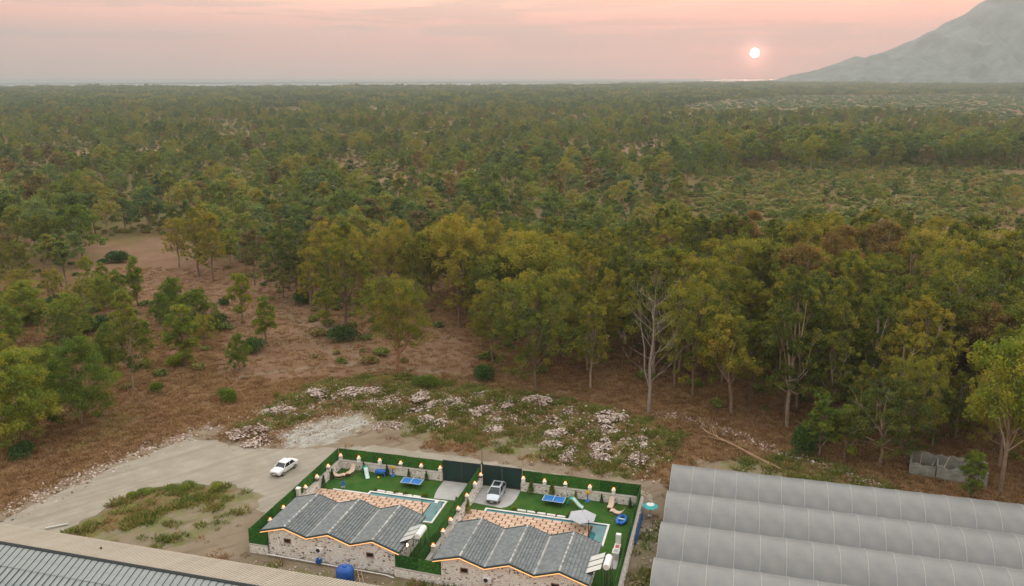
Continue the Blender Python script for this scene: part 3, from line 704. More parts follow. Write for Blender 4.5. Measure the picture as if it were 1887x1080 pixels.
# ---- villas
RX = [0.0, 2.95, 5.6, 8.25, 10.85, 13.45, 16.5]; RZ = [3.0, 3.85, 3.0, 3.85, 3.0, 3.85, 2.85]; RLEN = 7.85
def roof_z(x):
    return float(np.interp(x, RX, RZ))
def slope(root, x0, z0, x1, z1, seed):
    step = 0.13 if x1 < x0 else 0.06
    """tiled slope from the low edge x0,z0 to the ridge x1,z1: stepped courses of wavy tiles"""
    n = 8; per = 0.27; ny = int(RLEN / per * 4); ys = np.linspace(0, RLEN, ny + 1); r = random.Random(seed); m = MB()
    for k in range(n):
        ta, tb = k / n, min(1.0, (k + 1) / n + 0.025)
        rows = []
        for t, lift in ((ta, 0.0), (ta, step), (tb, 0.012)):
            row = []
            for i, y in enumerate(ys):
                w = 0.024 * math.sin(i / 4 * 2 * PI) if lift else 0.0
                row.append((x0 + (x1 - x0) * t, y, z0 + (z1 - z0) * t + lift + w))
            rows.append(row)
        V = rows[0] + rows[1] + rows[2]; S = ny + 1
        ff = []
        for q in (0, 1):
            for i in range(ny): ff.append((q * S + i, q * S + i + 1, (q + 1) * S + i + 1, (q + 1) * S + i))
        o = len(m.v); m.v += V
        for idx, f in enumerate(ff):
            f = f if x1 < x0 else f[::-1]
            m.f.append(tuple(o + i for i in f)); m.t.append(0.5)
        # one tone for each tile
        for idx in range(len(ff)):
            i = idx % ny
            rr = random.Random(seed * 7919 + k * 131 + i // 4); m.t[len(m.t) - len(ff) + idx] = 0.25 + 0.5 * rr.random()
    return m.build('roof_slope', M['tile'], root)
def villa(a0, b0, wx0, wx1, label, windows, seed):
    root = lot('stone_villa', a0, b0, 0, 0, label, 'house')
    # body with a zigzag gable top
    top = lambda x: roof_z(x) - 0.16
    pts = [(wx0, -0.4), (wx1, -0.4), (wx1, top(wx1))] + [(x, top(x)) for x in RX[::-1] if wx0 < x < wx1] + [(wx0, top(wx0))]
    MB().prism(pts, 'y', 0.28, RLEN - 0.3).build('wall', M['mortar'], root)
    holes = [(x - 0.42, x + 0.42, z - 0.28, z + 0.28) for x, z in windows]
    tag(stone_face(MB(), wx0, wx1, top, 0.0, 0.28, -1, seed=seed, holes=holes).build('stone_facing', M['stone'], root), kind='stuff')
    # the side walls
    sm = stone_face(MB(), 0.3, RLEN - 0.35, lambda x: 2.75, 0.0, 0.0, 1, seed=seed + 1)
    sm.v = [(wx1 + p[1], p[0], p[2]) for p in sm.v]; sm.f = [f[::-1] for f in sm.f]; tag(sm.build('stone_facing', M['stone'], root), kind='stuff')
    for x, z in windows:
        w = MB().box(x - 0.42, x + 0.42, 0.20, 0.275, z - 0.28, z - 0.20).box(x - 0.42, x + 0.42, 0.20, 0.275, z + 0.20, z + 0.28).box(x - 0.42, x - 0.34, 0.20, 0.275, z - 0.198, z + 0.198).box(x + 0.34, x + 0.42, 0.20, 0.275, z - 0.198, z + 0.198).build('window', M['brown'], root)
        MB().box(x - 0.338, x + 0.338, 0.255, 0.274, z - 0.198, z + 0.198).build('pane', M['glass'], w)
        MB().bbox(x - 0.5, x + 0.5, 0.12, 0.24, z - 0.36, z - 0.285).build('sill', M['coping'], w)
    # roof
    deck = [(x, z - 0.02) for x, z in zip(RX, RZ)] + [(x, z - 0.13) for x, z in zip(RX[::-1], RZ[::-1])]
    MB().prism(deck, 'y', 0.02, RLEN - 0.02).build('roof_deck', M['fascia'], root)
    for k in range(6):
        lo, hi = (k, k + 1) if k % 2 == 0 else (k + 1, k)
        ex = 0.13 if 0 < lo < 6 else 0.0
        sgn = 1 if hi > lo else -1
        slope(root, RX[lo] + sgn * ex, RZ[lo] + (RZ[hi] - RZ[lo]) * ex / abs(RX[hi] - RX[lo]), RX[hi], RZ[hi], seed * 10 + k)
    for k in (1, 3, 5):
        m = MB(); r = random.Random(seed + k); y = 0.0
        while y < RLEN - 0.05:
            e = min(y + 0.32, RLEN); m.tint = r.uniform(0.1, 0.95)
            m.tube([(RX[k], y, RZ[k] + 0.035), (RX[k], e - 0.02, RZ[k] + 0.05)], [0.105, 0.125], 8); y = e
        m.build('ridge_cap', M['ridge'], root)
    for k in (2, 4):
        MB().prism([(RX[k] - 0.2, RZ[k] + 0.075), (RX[k], RZ[k] + 0.035), (RX[k] + 0.2, RZ[k] + 0.075), (RX[k] + 0.2, RZ[k] + 0.055), (RX[k], RZ[k] + 0.01), (RX[k] - 0.2, RZ[k] + 0.055)], 'y', -0.02, RLEN + 0.02).build('valley_gutter', M['valley'], root)
    for y0, y1 in ((-0.06, 0.015), (RLEN - 0.015, RLEN + 0.06)):
        pz = [(x, z + 0.10) for x, z in zip(RX, RZ)] + [(x, z - 0.15) for x, z in zip(RX[::-1], RZ[::-1])]
        MB().prism(pz, 'y', y0, y1).build('fascia', M['fascia'], root)
    m = MB()
    m.tube([(x, -0.10, z - 0.16) for x, z in zip(RX, RZ)], 0.045, 6); m.build('light_strip', M['led'], root)
    for x in (1.2, 4.2, 7.0, 9.5, 12.2, 15.0):
        MB().box(x - 0.06, x + 0.06, 0.03, 0.26, roof_z(x) - 0.32, roof_z(x) - 0.17).build('rafter_end', M['brown'], root)
    return root
villa(1.6, -21.95, 0.72, 15.9, 'stone villa with zigzag grey tile roof nearer the white car', [(3.1, 2.05), (13.0, 1.9)], 21)
villa(22.1, -22.45, 0.8, 16.0, 'stone villa with zigzag grey tile roof in front of the silver car', [(3.35, 2.15), (13.0, 2.0)], 22)

def aircon(a, b, z, label):
    o = lot('air_conditioner', a, b, z, 0, label, 'air conditioner')
    MB().bbox(-0.45, 0.45, -0.32, 0.0, 0.0, 0.62, 0.03).build('casing', M['white'], o)
    f = MB().lathe([(0.24, 0), (0.24, 0.015), (0.20, 0.02), (0.05, 0.02)], 16); f.v = [(p[0] - 0.12, -0.322 - p[2], 0.31 + p[1]) for p in f.v]; f.f = [q[::-1] for q in f.f]; f.build('fan_grille', M['black'], o)
    MB().box(-0.4, -0.34, -0.3, 0.1, -0.08, -0.004).box(0.34, 0.4, -0.3, 0.1, -0.08, -0.004).build('bracket', M['grey'], o)
aircon(8.7, -21.75, 1.35, 'white air conditioner on the front stone wall of the left villa')
aircon(28.0, -22.25, 1.30, 'white air conditioner on the front stone wall below the silver car villa roof')

def solar(a, b, label):
    """slanted flat collectors with a storage drum behind their top edge"""
    o = lot('solar_water_heater', a, b, 0, 0, label, 'solar heater')
    # collectors rise towards +x; they stand over the eave on a steel frame
    def P(s, y): return (-1.25 + s * 1.75, y, 2.95 + s * 0.85)
    for k in range(3):
        y0, y1 = -1.75 + k * 1.12, -1.75 + k * 1.12 + 1.05
        q = [P(0, y0), P(1, y0), P(1, y1), P(0, y1)]
        fr = MB().add(q + [(p[0], p[1], p[2] + 0.08) for p in q], [(0, 3, 2, 1), (4, 5, 6, 7), (0, 1, 5, 4), (1, 2, 6, 5), (2, 3, 7, 6), (3, 0, 4, 7)]).build('collector', M['black'], o)
        q = [P(0.04, y0 + 0.05), P(0.96, y0 + 0.05), P(0.96, y1 - 0.05), P(0.04, y1 - 0.05)]
        MB().add([(p[0], p[1], p[2] + 0.083) for p in q] + [(p[0], p[1], p[2] + 0.09) for p in q], [(0, 3, 2, 1), (4, 5, 6, 7), (0, 1, 5, 4), (1, 2, 6, 5), (2, 3, 7, 6), (3, 0, 4, 7)]).build('glass', M['panel_glass'], fr)
    m = MB().tube([(0.95, -1.45, 3.95), (0.95, -1.40, 3.95), (0.95, 0.55, 3.95), (0.95, 0.60, 3.95)], [0.30, 0.36, 0.36, 0.30], 16); m.build('storage_tank', M['white'], o, False)
    m = MB()
    for y in (-1.5, 0.4, 1.5):
        m.tube([(0.5, y, 3.75), (0.62, y, 0)], 0.03, 5); m.tube([(1.25, y, 0), (1.1, y, 3.7)], 0.03, 5); m.tube([(0.5, y, 3.6), (1.2, y, 3.6)], 0.025, 5); m.tube([(0.6, y, 1.2), (1.22, y, 2.6)], 0.02, 5)
    m.tube([(1.25, -1.5, 2.2), (1.25, 1.5, 2.2)], 0.025, 5); m.build('stand', M['black'], o)
solar(18.55, -18.7, 'slanted pale solar collectors with white drum beside the left villa')
solar(39.05, -19.2, 'slanted pale solar collectors with white drum beside the silver car villa')
p = lot('wall_light', 17.62, -19.0, 1.9, 0, 'glowing orange light on the villa side wall under the solar collectors', 'lamp')
MB().box(0.0, 0.12, -0.08, 0.08, 0, 0.3).build('light_body', M['black'], p); MB().sphere((0.2, 0, 0.15), (0.09, 0.09, 0.2), 10, 8).build('light_tube', M['lamp'], p)

# posts by the pool corners
for a, b, lab in ((16.25, -10.4, 'slim dark post standing at the pool corner of the left villa'), (36.35, -10.0, 'slim dark post standing at the pool corner of the silver car villa')):
    o = lot('garden_post', a, b, 0, 0, lab, 'post'); MB().tube([(0, 0, 0), (0, 0, 2.9)], 0.05, 6).build('shaft', M['black'], o); MB().bbox(-0.12, 0.12, -0.12, 0.12, 0.0, 0.2).build('foot', M['black'], o)
o = lot('pool_fountain', 17.3, -6.9, 0.0, 0, 'white pool spout on the pool coping of the left villa', 'spout')
MB().tube([(0.1, 0, 0.15), (0.1, 0, 0.75), (-0.1, 0, 0.9), (-0.45, 0, 0.85)], [0.05, 0.05, 0.06, 0.06], 6).build('pipe', M['grey'], o); MB().bbox(-0.75, -0.3, -0.3, 0.3, 0.78, 0.88).build('spout_blade', M['white'], o)

# ================================================================ THINGS IN THE GARDENS
def table_tennis(a, b, rz, label):
    o = lot('table_tennis_table', a, b, 0, rz, label, 'table')
    for s in (-1, 1):
        x0, x1 = (-1.37, -0.008) if s < 0 else (0.008, 1.37)
        t = MB().box(x0, x1, -0.76, 0.76, 0.72, 0.76).build('table_top', M['table_blue'], o)
        e = 0.05
        MB().box(x0, x1, -0.76, -0.76 + e, 0.762, 0.766).box(x0, x1, 0.76 - e, 0.76, 0.762, 0.766).box(*(((x0, x0 + e) if s < 0 else (x1 - e, x1))), -0.76 + e, 0.76 - e, 0.762, 0.766).build('white_line', M['white'], t)
    MB().box(-0.012, 0.012, -0.9, 0.9, 0.775, 0.90).build('net', M['white'], o)
    for x in (-0.95, 0.95):
        for y in (-0.55, 0.55):
            MB().tube([(x, y, 0.72), (x * 1.02, y, 0.035)], 0.03, 6).build('leg', M['black'], o)
    MB().box(-1.0, 1.0, -0.03, 0.03, 0.30, 0.35).build('brace', M['black'], o)
table_tennis(11.7, -2.35, 0.02, 'blue table tennis table on the lawn beside the empty drive')
table_tennis(30.6, -2.2, -0.02, 'blue table tennis table on the lawn beside the silver car')

def slide(a, b, rz, label):
    o = lot('toy_slide', a, b, 0.034, rz, label, 'slide')
    m = MB()
    for y in (-0.28, 0.28): m.tube([(-0.55, y, 0), (-0.1, y, 1.05), (-0.1, y, 1.35)], [0.06, 0.07, 0.05], 6); 
    for k in range(4): m.tube([(-0.48 + k * 0.11, -0.28, 0.18 + 0.25 * k), (-0.48 + k * 0.11, 0.28, 0.18 + 0.25 * k)], 0.045, 6)
    m.build('ladder', M['green_p'], o); MB().bbox(-0.15, 0.25, -0.3, 0.3, 0.98, 1.04).build('platform', M['green_p'], o)
    m = MB(); prev = None
    pr = [(0.25, 1.03), (0.55, 0.85), (0.95, 0.45), (1.3, 0.18), (1.65, 0.10)]
    V = []; Fs = []
    for i, (x, z) in enumerate(pr):
        V += [(x, -0.27, z + 0.16), (x, -0.22, z), (x, 0.22, z), (x, 0.27, z + 0.16), (x, 0.27, z - 0.05), (x, -0.27, z - 0.05)]
    for i in range(len(pr) - 1):
        for k in range(6): Fs.append((i * 6 + k, (i + 1) * 6 + k, (i + 1) * 6 + (k + 1) % 6, i * 6 + (k + 1) % 6))
    Fs += [(0, 1, 2, 3, 4, 5), tuple(range((len(pr) - 1) * 6 + 5, (len(pr) - 1) * 6 - 1, -1))]
    MB().add(V, Fs).build('chute', M['mint'], o)
slide(4.35, -0.75, -0.95, 'green toy slide with a pale chute behind the left villa lawn')
slide(32.7, -2.0, -0.25, 'green toy slide with a pale chute beyond the table near the grey parasol')

o = lot('toy_table', 6.55, -0.62, 0.034, 0, 'blue plastic toy table by the stone wall', 'toy table')
MB().bbox(-0.75, 0.75, -0.35, 0.35, 0.66, 0.76, 0.04).build('table_top', M['blue'], o)
for x in (-0.62, 0.62):
    for y in (-0.25, 0.25): MB().tube([(x, y, 0.66), (x * 1.12, y * 1.3, 0)], [0.08, 0.06], 6).build('leg', M['blue'], o)
MB().bbox(-0.5, 0.5, -0.38, -0.352, 0.40, 0.66).build('apron', M['blue'], o)
def basketball(a, b, label):
    o = lot('toy_hoop', a, b, 0.034, 0, label, 'toy')
    MB().lathe([(0.32, 0), (0.30, 0.1), (0.1, 0.22)], 10).build('base', M['blue'], o); MB().tube([(0, 0, 0.2), (0, 0, 1.1)], 0.07, 6).build('post', M['blue'], o)
    MB().bbox(-0.32, 0.32, 0.0, 0.06, 1.05, 1.42).build('backboard', M['yellow'], o); MB().tube([(0.17 * math.cos(k * PI / 5), -0.2 + 0.17 * math.sin(k * PI / 5), 1.1) for k in range(11)], 0.025, 5).build('ring', M['red'], o)
basketball(8.15, -0.35, 'blue and yellow toy hoop beside the blue toy table')
basketball(34.55, -0.4, 'blue and yellow toy hoop against the wall behind the silver car villa')
o = lot('play_ball', 6.6, -1.55, 0.16, 0, 'small yellow-green ball lying on the lawn', 'ball'); MB().sphere((0, 0, 0), 0.16, 12, 8).build('ball_skin', M['yellow'], o, True)

def lounger(a, b, rz, label):
    o = lot('rocking_lounger', a, b, 0.034, rz, label, 'lounger')
    pr = [(-0.85, 0.95), (-0.6, 0.60), (-0.35, 0.36), (0.0, 0.27), (0.35, 0.34), (0.65, 0.46), (0.95, 0.40)]
    V = []; Fs = []
    for x, z in pr: V += [(x, -0.33, z), (x, 0.33, z), (x, 0.33, z + 0.11), (x, -0.33, z + 0.11)]
    n = len(pr)
    for i in range(n - 1):
        for k in range(4): Fs.append((i * 4 + k, i * 4 + (k + 1) % 4, (i + 1) * 4 + (k + 1) % 4, (i + 1) * 4 + k))
    Fs += [(3, 2, 1, 0), tuple((n - 1) * 4 + k for k in range(4))]
    MB().add(V, Fs).build('cushion', M['beige'], o)
    for y in (-0.34, 0.34):
        MB().tube([(-0.85, y, 0.16), (-0.4, y, 0.05), (0.1, y, 0.03), (0.6, y, 0.07), (0.95, y, 0.2)], 0.03, 5).tube([(-0.35, y, 0.05), (-0.35, y, 0.36)], 0.025, 5).tube([(0.5, y, 0.06), (0.5, y, 0.38)], 0.025, 5).build('runner', M['wood'], o)
lounger(2.5, -1.2, PI / 2 + PI, 'beige lounger standing against the back wall near the left corner lamp')
lounger(1.35, -2.75, 0.25, 'curved beige lounger beside the side wall nearest the white car')
lounger(37.6, -1.2, PI / 2 + PI, 'beige lounger against the wall near the greenhouse end')
lounger(38.7, -2.85, PI - 0.2, 'curved beige lounger between the blue dinghy and the wall')
def bowl(a, b, label):
    o = lot('fire_bowl', a, b, 0.034, 0, label, 'fire bowl')
    MB().lathe([(0.12, 0.12), (0.26, 0.2), (0.36, 0.36), (0.33, 0.36), (0.22, 0.24), (0.02, 0.2)], 14).build('bowl', M['red'], o)
    for k in range(3): MB().tube([(0.2 * math.cos(k * 2.1), 0.2 * math.sin(k * 2.1), 0.2), (0.28 * math.cos(k * 2.1), 0.28 * math.sin(k * 2.1), 0)], 0.02, 5).build('leg', M['black'], o)
bowl(2.05, -2.1, 'small rusty red fire bowl between the two loungers of the left villa')
bowl(37.9, -2.0, 'small rusty red fire bowl between the two loungers near the blue dinghy')
o = lot('pool_chair', 3.45, -5.6, 0.034, 0.4, 'grey-blue upright pool chair beside the white terrace edging', 'chair')
MB().bbox(-0.25, 0.25, -0.25, 0.25, 0.38, 0.45).build('seat', M['grey'], o); MB().bbox(-0.25, 0.25, 0.2, 0.26, 0.45, 1.05).build('backrest', M['blue'], o)
for x in (-0.22, 0.22):
    for y in (-0.22, 0.22): MB().tube([(x, y, 0.38), (x, y, 0)], 0.025, 5).build('leg', M['grey'], o)
o = lot('inflatable_dinghy', 39.35, -4.2, 0.034, PI / 2 - 0.1, 'blue inflatable dinghy lying on the lawn by the fence', 'dinghy')
ring = [(1.0 * math.cos(k * PI / 10), 0.5 * math.sin(k * PI / 10), 0.2) for k in range(21)]
MB().tube(ring, 0.2, 8).build('tube', M['blue'], o, True); MB().lathe([(0.4, 0.06), (0.4, 0.1)], 16).build('floor_sheet', M['blue'], o); MB().bbox(-0.1, 0.12, -0.42, 0.42, 0.28, 0.36).build('seat', M['mint'], o)

def parasol(loc, R, H, m, n, label, band=None):
    o = empty('parasol', loc, LA, label, 'parasol')
    MB().lathe([(0.28, 0), (0.28, 0.08), (0.05, 0.12)], 12).build('base', M['grey'], o); MB().tube([(0, 0, 0.1), (0, 0, H)], 0.03, 6).build('pole', M['grey'], o)
    V = [(0, 0, H)]; Fs = []
    for q, (rr, zz) in enumerate(((0.5 * R, H - 0.18 * R), (R, H - 0.42 * R))):
        for k in range(n): a = 2 * PI * (k + 0.5) / n; V.append((rr * math.cos(a), rr * math.sin(a), zz))
    for k in range(n):
        k2 = (k + 1) % n; Fs += [(0, 1 + k, 1 + k2), (1 + k, 1 + n + k, 1 + n + k2, 1 + k2)]
    cv = MB().add(V, Fs); 
    c = cv.build('canopy', m, o); md = c.modifiers.new('cloth', 'SOLIDIFY'); md.thickness = 0.02
    if band:
        V = [(0, 0, H + 0.012)] + [(0.52 * R * math.cos(2 * PI * (k + 0.5) / n), 0.52 * R * math.sin(2 * PI * (k + 0.5) / n), H + 0.012 - 0.19 * R) for k in range(n)]
        MB().add(V, [(0, 1 + k, 1 + (k + 1) % n) for k in range(n)]).build('white_panel', band, o)
    MB().sphere((0, 0, H + 0.04), 0.05, 8, 6).build('finial', M['black'], o)
    for k in range(n):
        a = 2 * PI * (k + 0.5) / n; MB().tube([(0, 0, H - 0.04), (0.5 * R * math.cos(a), 0.5 * R * math.sin(a), H - 0.18 * R - 0.04), (R * 0.98 * math.cos(a), R * 0.98 * math.sin(a), H - 0.42 * R - 0.02)], 0.012, 4).build('rib', M['grey'], o)
parasol((*W(35.0, -6.6), 0.1), 1.75, 1.95, M['canvas'], 6, 'grey parasol standing over the pool edge behind the silver car villa')
parasol((*W(42.5, -2.0), 0.0), 0.95, 1.75, M['teal'], 8, 'teal and white parasol in the dirt strip outside the fence', band=M['white'])

o = lot('barbecue_chimney', 0.5, -11.6, 0, 0, 'white masonry chimney rising beside the side hedge of the left villa', 'chimney')
MB().bbox(-0.32, 0.32, -0.3, 0.3, 0, 1.3, 0.04).build('hearth', M['white_stone'], o); MB().bbox(-0.2, 0.2, -0.2, 0.2, 1.302, 2.75, 0.02).build('flue', M['white_stone'], o); MB().bbox(-0.27, 0.27, -0.27, 0.27, 2.752, 2.9, 0.03).build('cap', M['white'], o)
o = lot('barbecue_counter', 39.85, -12.3, 0, 0, 'white masonry barbecue with sink counter near the solar collectors', 'barbecue')
MB().bbox(-0.4, 0.4, -0.5, 0.5, 0, 0.9, 0.03).build('sink_base', M['white_stone'], o); MB().box(-0.25, 0.25, -0.32, 0.32, 0.902, 0.915).build('sink_basin', M['grey'], o)
MB().bbox(-0.35, 0.35, 0.55, 1.7, 0, 0.85, 0.03).build('grill_base', M['white_stone'], o); MB().box(-0.2, 0.2, 0.7, 1.3, 0.852, 0.87).build('grill', M['red'], o); MB().bbox(-0.3, 0.3, 1.72, 2.2, 0, 1.9, 0.05).build('flue', M['white'], o); MB().bbox(-0.4, 0.4, -2.4, -0.55, 0.0, 0.12).build('hearth_slab', M['concrete'], o)

# ---- cars: hull lofted through stations, glazed cabin, wheels
def car(loc, rz, kind, paint, label):
    o = empty('parked_car', loc, rz, label, 'car')
    if kind == 'hatch':
        L2, st = 2.1, [(-2.10, 0.70, 0.42, 0.80), (-2.0, 0.82, 0.28, 1.0), (-1.3, 0.88, 0.22, 1.02), (0.0, 0.89, 0.22, 0.98), (0.9, 0.885, 0.22, 0.96), (1.35, 0.87, 0.22, 0.90), (1.85, 0.80, 0.25, 0.76), (2.05, 0.68, 0.32, 0.66), (2.14, 0.5, 0.42, 0.58)]
        cab = dict(x=(1.15, 0.25, -1.45, -2.0), zb=(0.95, 0.98), zr=1.52, wb=0.80, wr=0.62)
    else:
        L2, st = 2.15, [(-2.18, 0.72, 0.45, 0.82), (-2.1, 0.80, 0.30, 0.90), (-1.3, 0.83, 0.24, 0.93), (0.0, 0.83, 0.24, 0.93), (0.9, 0.83, 0.24, 0.92), (1.4, 0.82, 0.24, 0.88), (2.0, 0.79, 0.28, 0.82), (2.13, 0.74, 0.38, 0.76)]
        cab = dict(x=(0.95, 0.40, -0.95, -1.45), zb=(0.90, 0.92), zr=1.40, wb=0.76, wr=0.62)
    V = []; Fs = []
    for x, w, zl, zb in st:
        V += [(x, -w * 0.86, zl), (x, -w, zl + 0.2), (x, -w * 0.99, zb - 0.14), (x, -w * 0.92, zb - 0.02), (x, -w * 0.45, zb + 0.035), (x, 0, zb + 0.045),
              (x, w * 0.45, zb + 0.035), (x, w * 0.92, zb - 0.02), (x, w * 0.99, zb - 0.14), (x, w, zl + 0.2), (x, w * 0.86, zl)]
    n = 11
    for i in range(len(st) - 1):
        for k in range(n): Fs.append((i * n + k, i * n + (k + 1) % n, (i + 1) * n + (k + 1) % n, (i + 1) * n + k))
    Fs += [tuple(range(n - 1, -1, -1)), tuple((len(st) - 1) * n + k for k in range(n))]
    body = MB().add(V, Fs).build('body', paint, o)
    x1, x2, x3, x4 = cab['x']; zf, zk = cab['zb']; zr, wb, wr = cab['zr'], cab['wb'], cab['wr']
    G = lambda y: [(x1, y * wb, zf + 0.01), (x2, y * wr, zr), (x3, y * wr, zr - 0.02), (x4, y * wb, zk + 0.01)]
    V = G(-1) + G(1)
    MB().add(V, [(0, 1, 2, 3), (7, 6, 5, 4), (0, 4, 5, 1), (3, 2, 6, 7), (0, 3, 7, 4), (1, 5, 6, 2)]).build('window_glass', M['glass'], o)
    e = 0.03
    roof = MB(); R4 = [(x2 + 0.04, -wr - e, zr - 0.015), (x2 + 0.04, wr + e, zr - 0.015), (x3 - 0.04, wr + e, zr - 0.035), (x3 - 0.04, -wr - e, zr - 0.035)]
    k = 0.86; xm = (x2 + x3) / 2
    R4b = [(xm + (p[0] - xm) * k, p[1] * k, zr + 0.05) for p in R4]
    roof.add(R4 + R4b, [(3, 2, 1, 0), (4, 5, 6, 7), (0, 1, 5, 4), (1, 2, 6, 5), (2, 3, 7, 6), (3, 0, 4, 7)]); rf = roof.build('roof', paint, o)
    if kind == 'hatch':
        MB().box(xm - 0.55, xm + 0.75, -0.46, 0.46, zr + 0.052, zr + 0.058).build('sunroof', M['glass'], rf)
    pl = MB()
    for s in (-1, 1):
        g = G(s); pl.tube([g[0], g[1]], 0.045, 5); pl.tube([g[2], g[3]], 0.07 if kind == 'hatch' else 0.055, 5)
        xb = (x2 + x3) / 2 - 0.05; pl.tube([(xb, s * (wb + 0.005), 0.95), (xb, s * (wr + 0.01), zr)], 0.035, 5)
    pl.build('pillars', paint, o)
    wr_, wx = (0.31, (1.32, -1.28)) if kind == 'hatch' else (0.29, (1.3, -1.22))
    for x in wx:
        for s in (-1, 1):
            w = MB().lathe([(wr_ * 0.75, -0.1), (wr_, -0.08), (wr_, 0.08), (wr_ * 0.75, 0.1)], 16); w.v = [(x + p[0], s * 0.78 + p[2], wr_ + p[1]) for p in w.v]; w.f = [f[::-1] for f in w.f]
            ww = w.build('wheel', M['black'], o)
            w = MB().lathe([(wr_ * 0.62, 0.0), (wr_ * 0.6, 0.02), (0.05, 0.02)], 12); w.v = [(x + p[0], s * (0.885 + p[2] * 1.0), wr_ + p[1]) for p in w.v]
            w.build('rim', M['grey'], ww)
    xf = st[-2][0]
    for s in (-1, 1):
        MB().sphere((xf - 0.02, s * 0.58, 0.64 if kind == 'hatch' else 0.66), (0.16 if kind == 'hatch' else 0.07, 0.17, 0.085), 10, 6).build('headlight', M['panel_glass'] if kind == 'hatch' else M['glass'], o)
        MB().box(-2.17, -2.05, s * 0.66 - 0.13, s * 0.66 + 0.13, 0.66, 0.80).build('tail_light', M['red'], o)
        MB().sphere((x1 - 0.2, s * (wb + 0.18), 1.0), (0.07, 0.11, 0.075), 8, 6).build('mirror', paint, o)
    xb = st[-1][0]
    MB().bbox(xb - 0.16, xb + 0.03, -0.62, 0.62, 0.34, 0.48).build('front_bumper', M['black'], o); MB().box(xb - 0.1, xb + 0.012, -0.36, 0.36, 0.52, 0.60).build('grille', M['black'], o)
    MB().bbox(-2.24, -2.1, -0.72, 0.72, 0.36, 0.52).build('rear_bumper', M['black'], o); MB().box(xb + 0.031, xb + 0.04, -0.24, 0.24, 0.36, 0.46).build('number_plate', M['white'], o)
    for s in (-1, 1):
        for xx in (-0.75, 0.05):
            MB().box(xx - 0.1, xx + 0.06, s * 0.888 - 0.012 if kind == 'hatch' else s * 0.828 - 0.012, s * 0.888 + 0.012 if kind == 'hatch' else s * 0.828 + 0.012, 0.78, 0.81).build('door_handle', M['grey'], o)
    return o
M['silver'] = mat('silver_blue_paint', (0.46, 0.50, 0.54), rough=0.28, metal=0.45, spec=0.5)
M['white_car'] = mat('white_car_paint', (0.70, 0.71, 0.70), (0.64, 0.65, 0.64), scale=2, rough=0.3, spec=0.5)
car((*W(23.1, -2.35), 0.05), LA - PI / 2 + 0.03, 'hatch', M['silver'], 'silver hatchback with dark glass roof parked inside the gate')
car((-30.85, 105.1, 0.03), math.atan2(-4.0, -1.65), 'sedan', M['white_car'], 'boxy white sedan parked on the dirt road outside the fence')

# ================================================================ AROUND THE LOT
wt = empty('water_tank', (-17.45, 78.35, 0), 0, 'large blue plastic water tank in front of the left villa wall', 'water tank')
MB().lathe([(0.92, 0.0), (0.94, 0.1), (0.92, 0.7), (0.94, 0.74), (0.92, 1.4), (0.94, 1.46), (0.92, 2.0), (0.80, 2.22), (0.45, 2.38), (0.26, 2.42), (0.02, 2.42)], 28).build('tank_body', M['tank_blue'], wt, True)
MB().lathe([(0.26, 2.40), (0.26, 2.50), (0.2, 2.53), (0.02, 2.54)], 16).build('lid', M['tank_blue'], wt); MB().tube([(0.55, 0.2, 2.3), (0.55, 0.2, 2.45), (0.98, 0.2, 2.45), (0.98, 0.2, 0)], 0.03, 6).build('fill_pipe', M['grey'], wt)
ld = empty('timber_ladder', (-16.4, 78.6, 0), 0, 'old timber ladder leaning beside the blue water tank', 'ladder')
for s in (0, 0.38): MB().tube([(0.0 + s, 0.2, 2.6), (1.15 + s, -2.2, 0.0)], 0.045, 5).build('rail', M['wood'], ld)
for k in range(7):
    t = (k + 0.6) / 7.5; MB().tube([(1.15 * t, 0.2 - 2.4 * t, 2.6 - 2.6 * t), (1.15 * t + 0.38, 0.2 - 2.4 * t, 2.6 - 2.6 * t)], 0.03, 5).build('rung', M['wood'], ld)
dp = lot('drain_pipe', 2.4, -22.25, 0, 0, 'long white drain pipe along the foot of the left villa wall', 'pipe')
MB().tube([(0, 0, 0.35), (5, -0.02, 0.3), (10, -0.05, 0.26), (14.3, -0.1, 0.2), (15.2, -0.15, 0.05)], 0.07, 7).build('pipe_run', M['white'], dp)
for x in (1, 4, 7, 10, 13): MB().box(x - 0.04, x + 0.04, -0.08, 0.5, 0.2, 0.34).build('bracket', M['grey'], dp)
jc = lot('blue_canister', 8.75, -22.3, 0.35, 0.3, 'small blue canister leaning on the drain pipe by the left villa', 'canister')
MB().bbox(-0.3, 0.3, -0.2, 0.2, 0, 0.5, 0.08).build('canister_body', M['tank_blue'], jc); MB().tube([(0.12, 0, 0.5), (0.12, 0, 0.6)], 0.06, 8).build('cap', M['white'], jc); MB().tube([(-0.22, 0, 0.49), (-0.15, 0, 0.58), (0.02, 0, 0.58), (0.06, 0, 0.49)], 0.025, 5).build('handle', M['tank_blue'], jc)
bn = lot('blue_tarpaulin', 41.62, -6.0, 0, PI / 2, 'blue tarpaulin hung over the outer wall near the teal parasol', 'tarpaulin')
V = []; Fs = []; rr = random.Random(4)
for i in range(21):
    for j in range(5): V.append((-3.2 + i * 0.32, -0.06 * rr.random() - 0.02 * j, 1.25 - j * 0.28 - (0.12 * rr.random() if j == 4 else 0)))
for i in range(20):
    for j in range(4): q = i * 5 + j; Fs.append((q, q + 1, q + 6, q + 5))
c = MB().add(V, Fs).build('tarpaulin_sheet', M['blue'], bn); c.modifiers.new('cloth', 'SOLIDIFY').thickness = 0.02

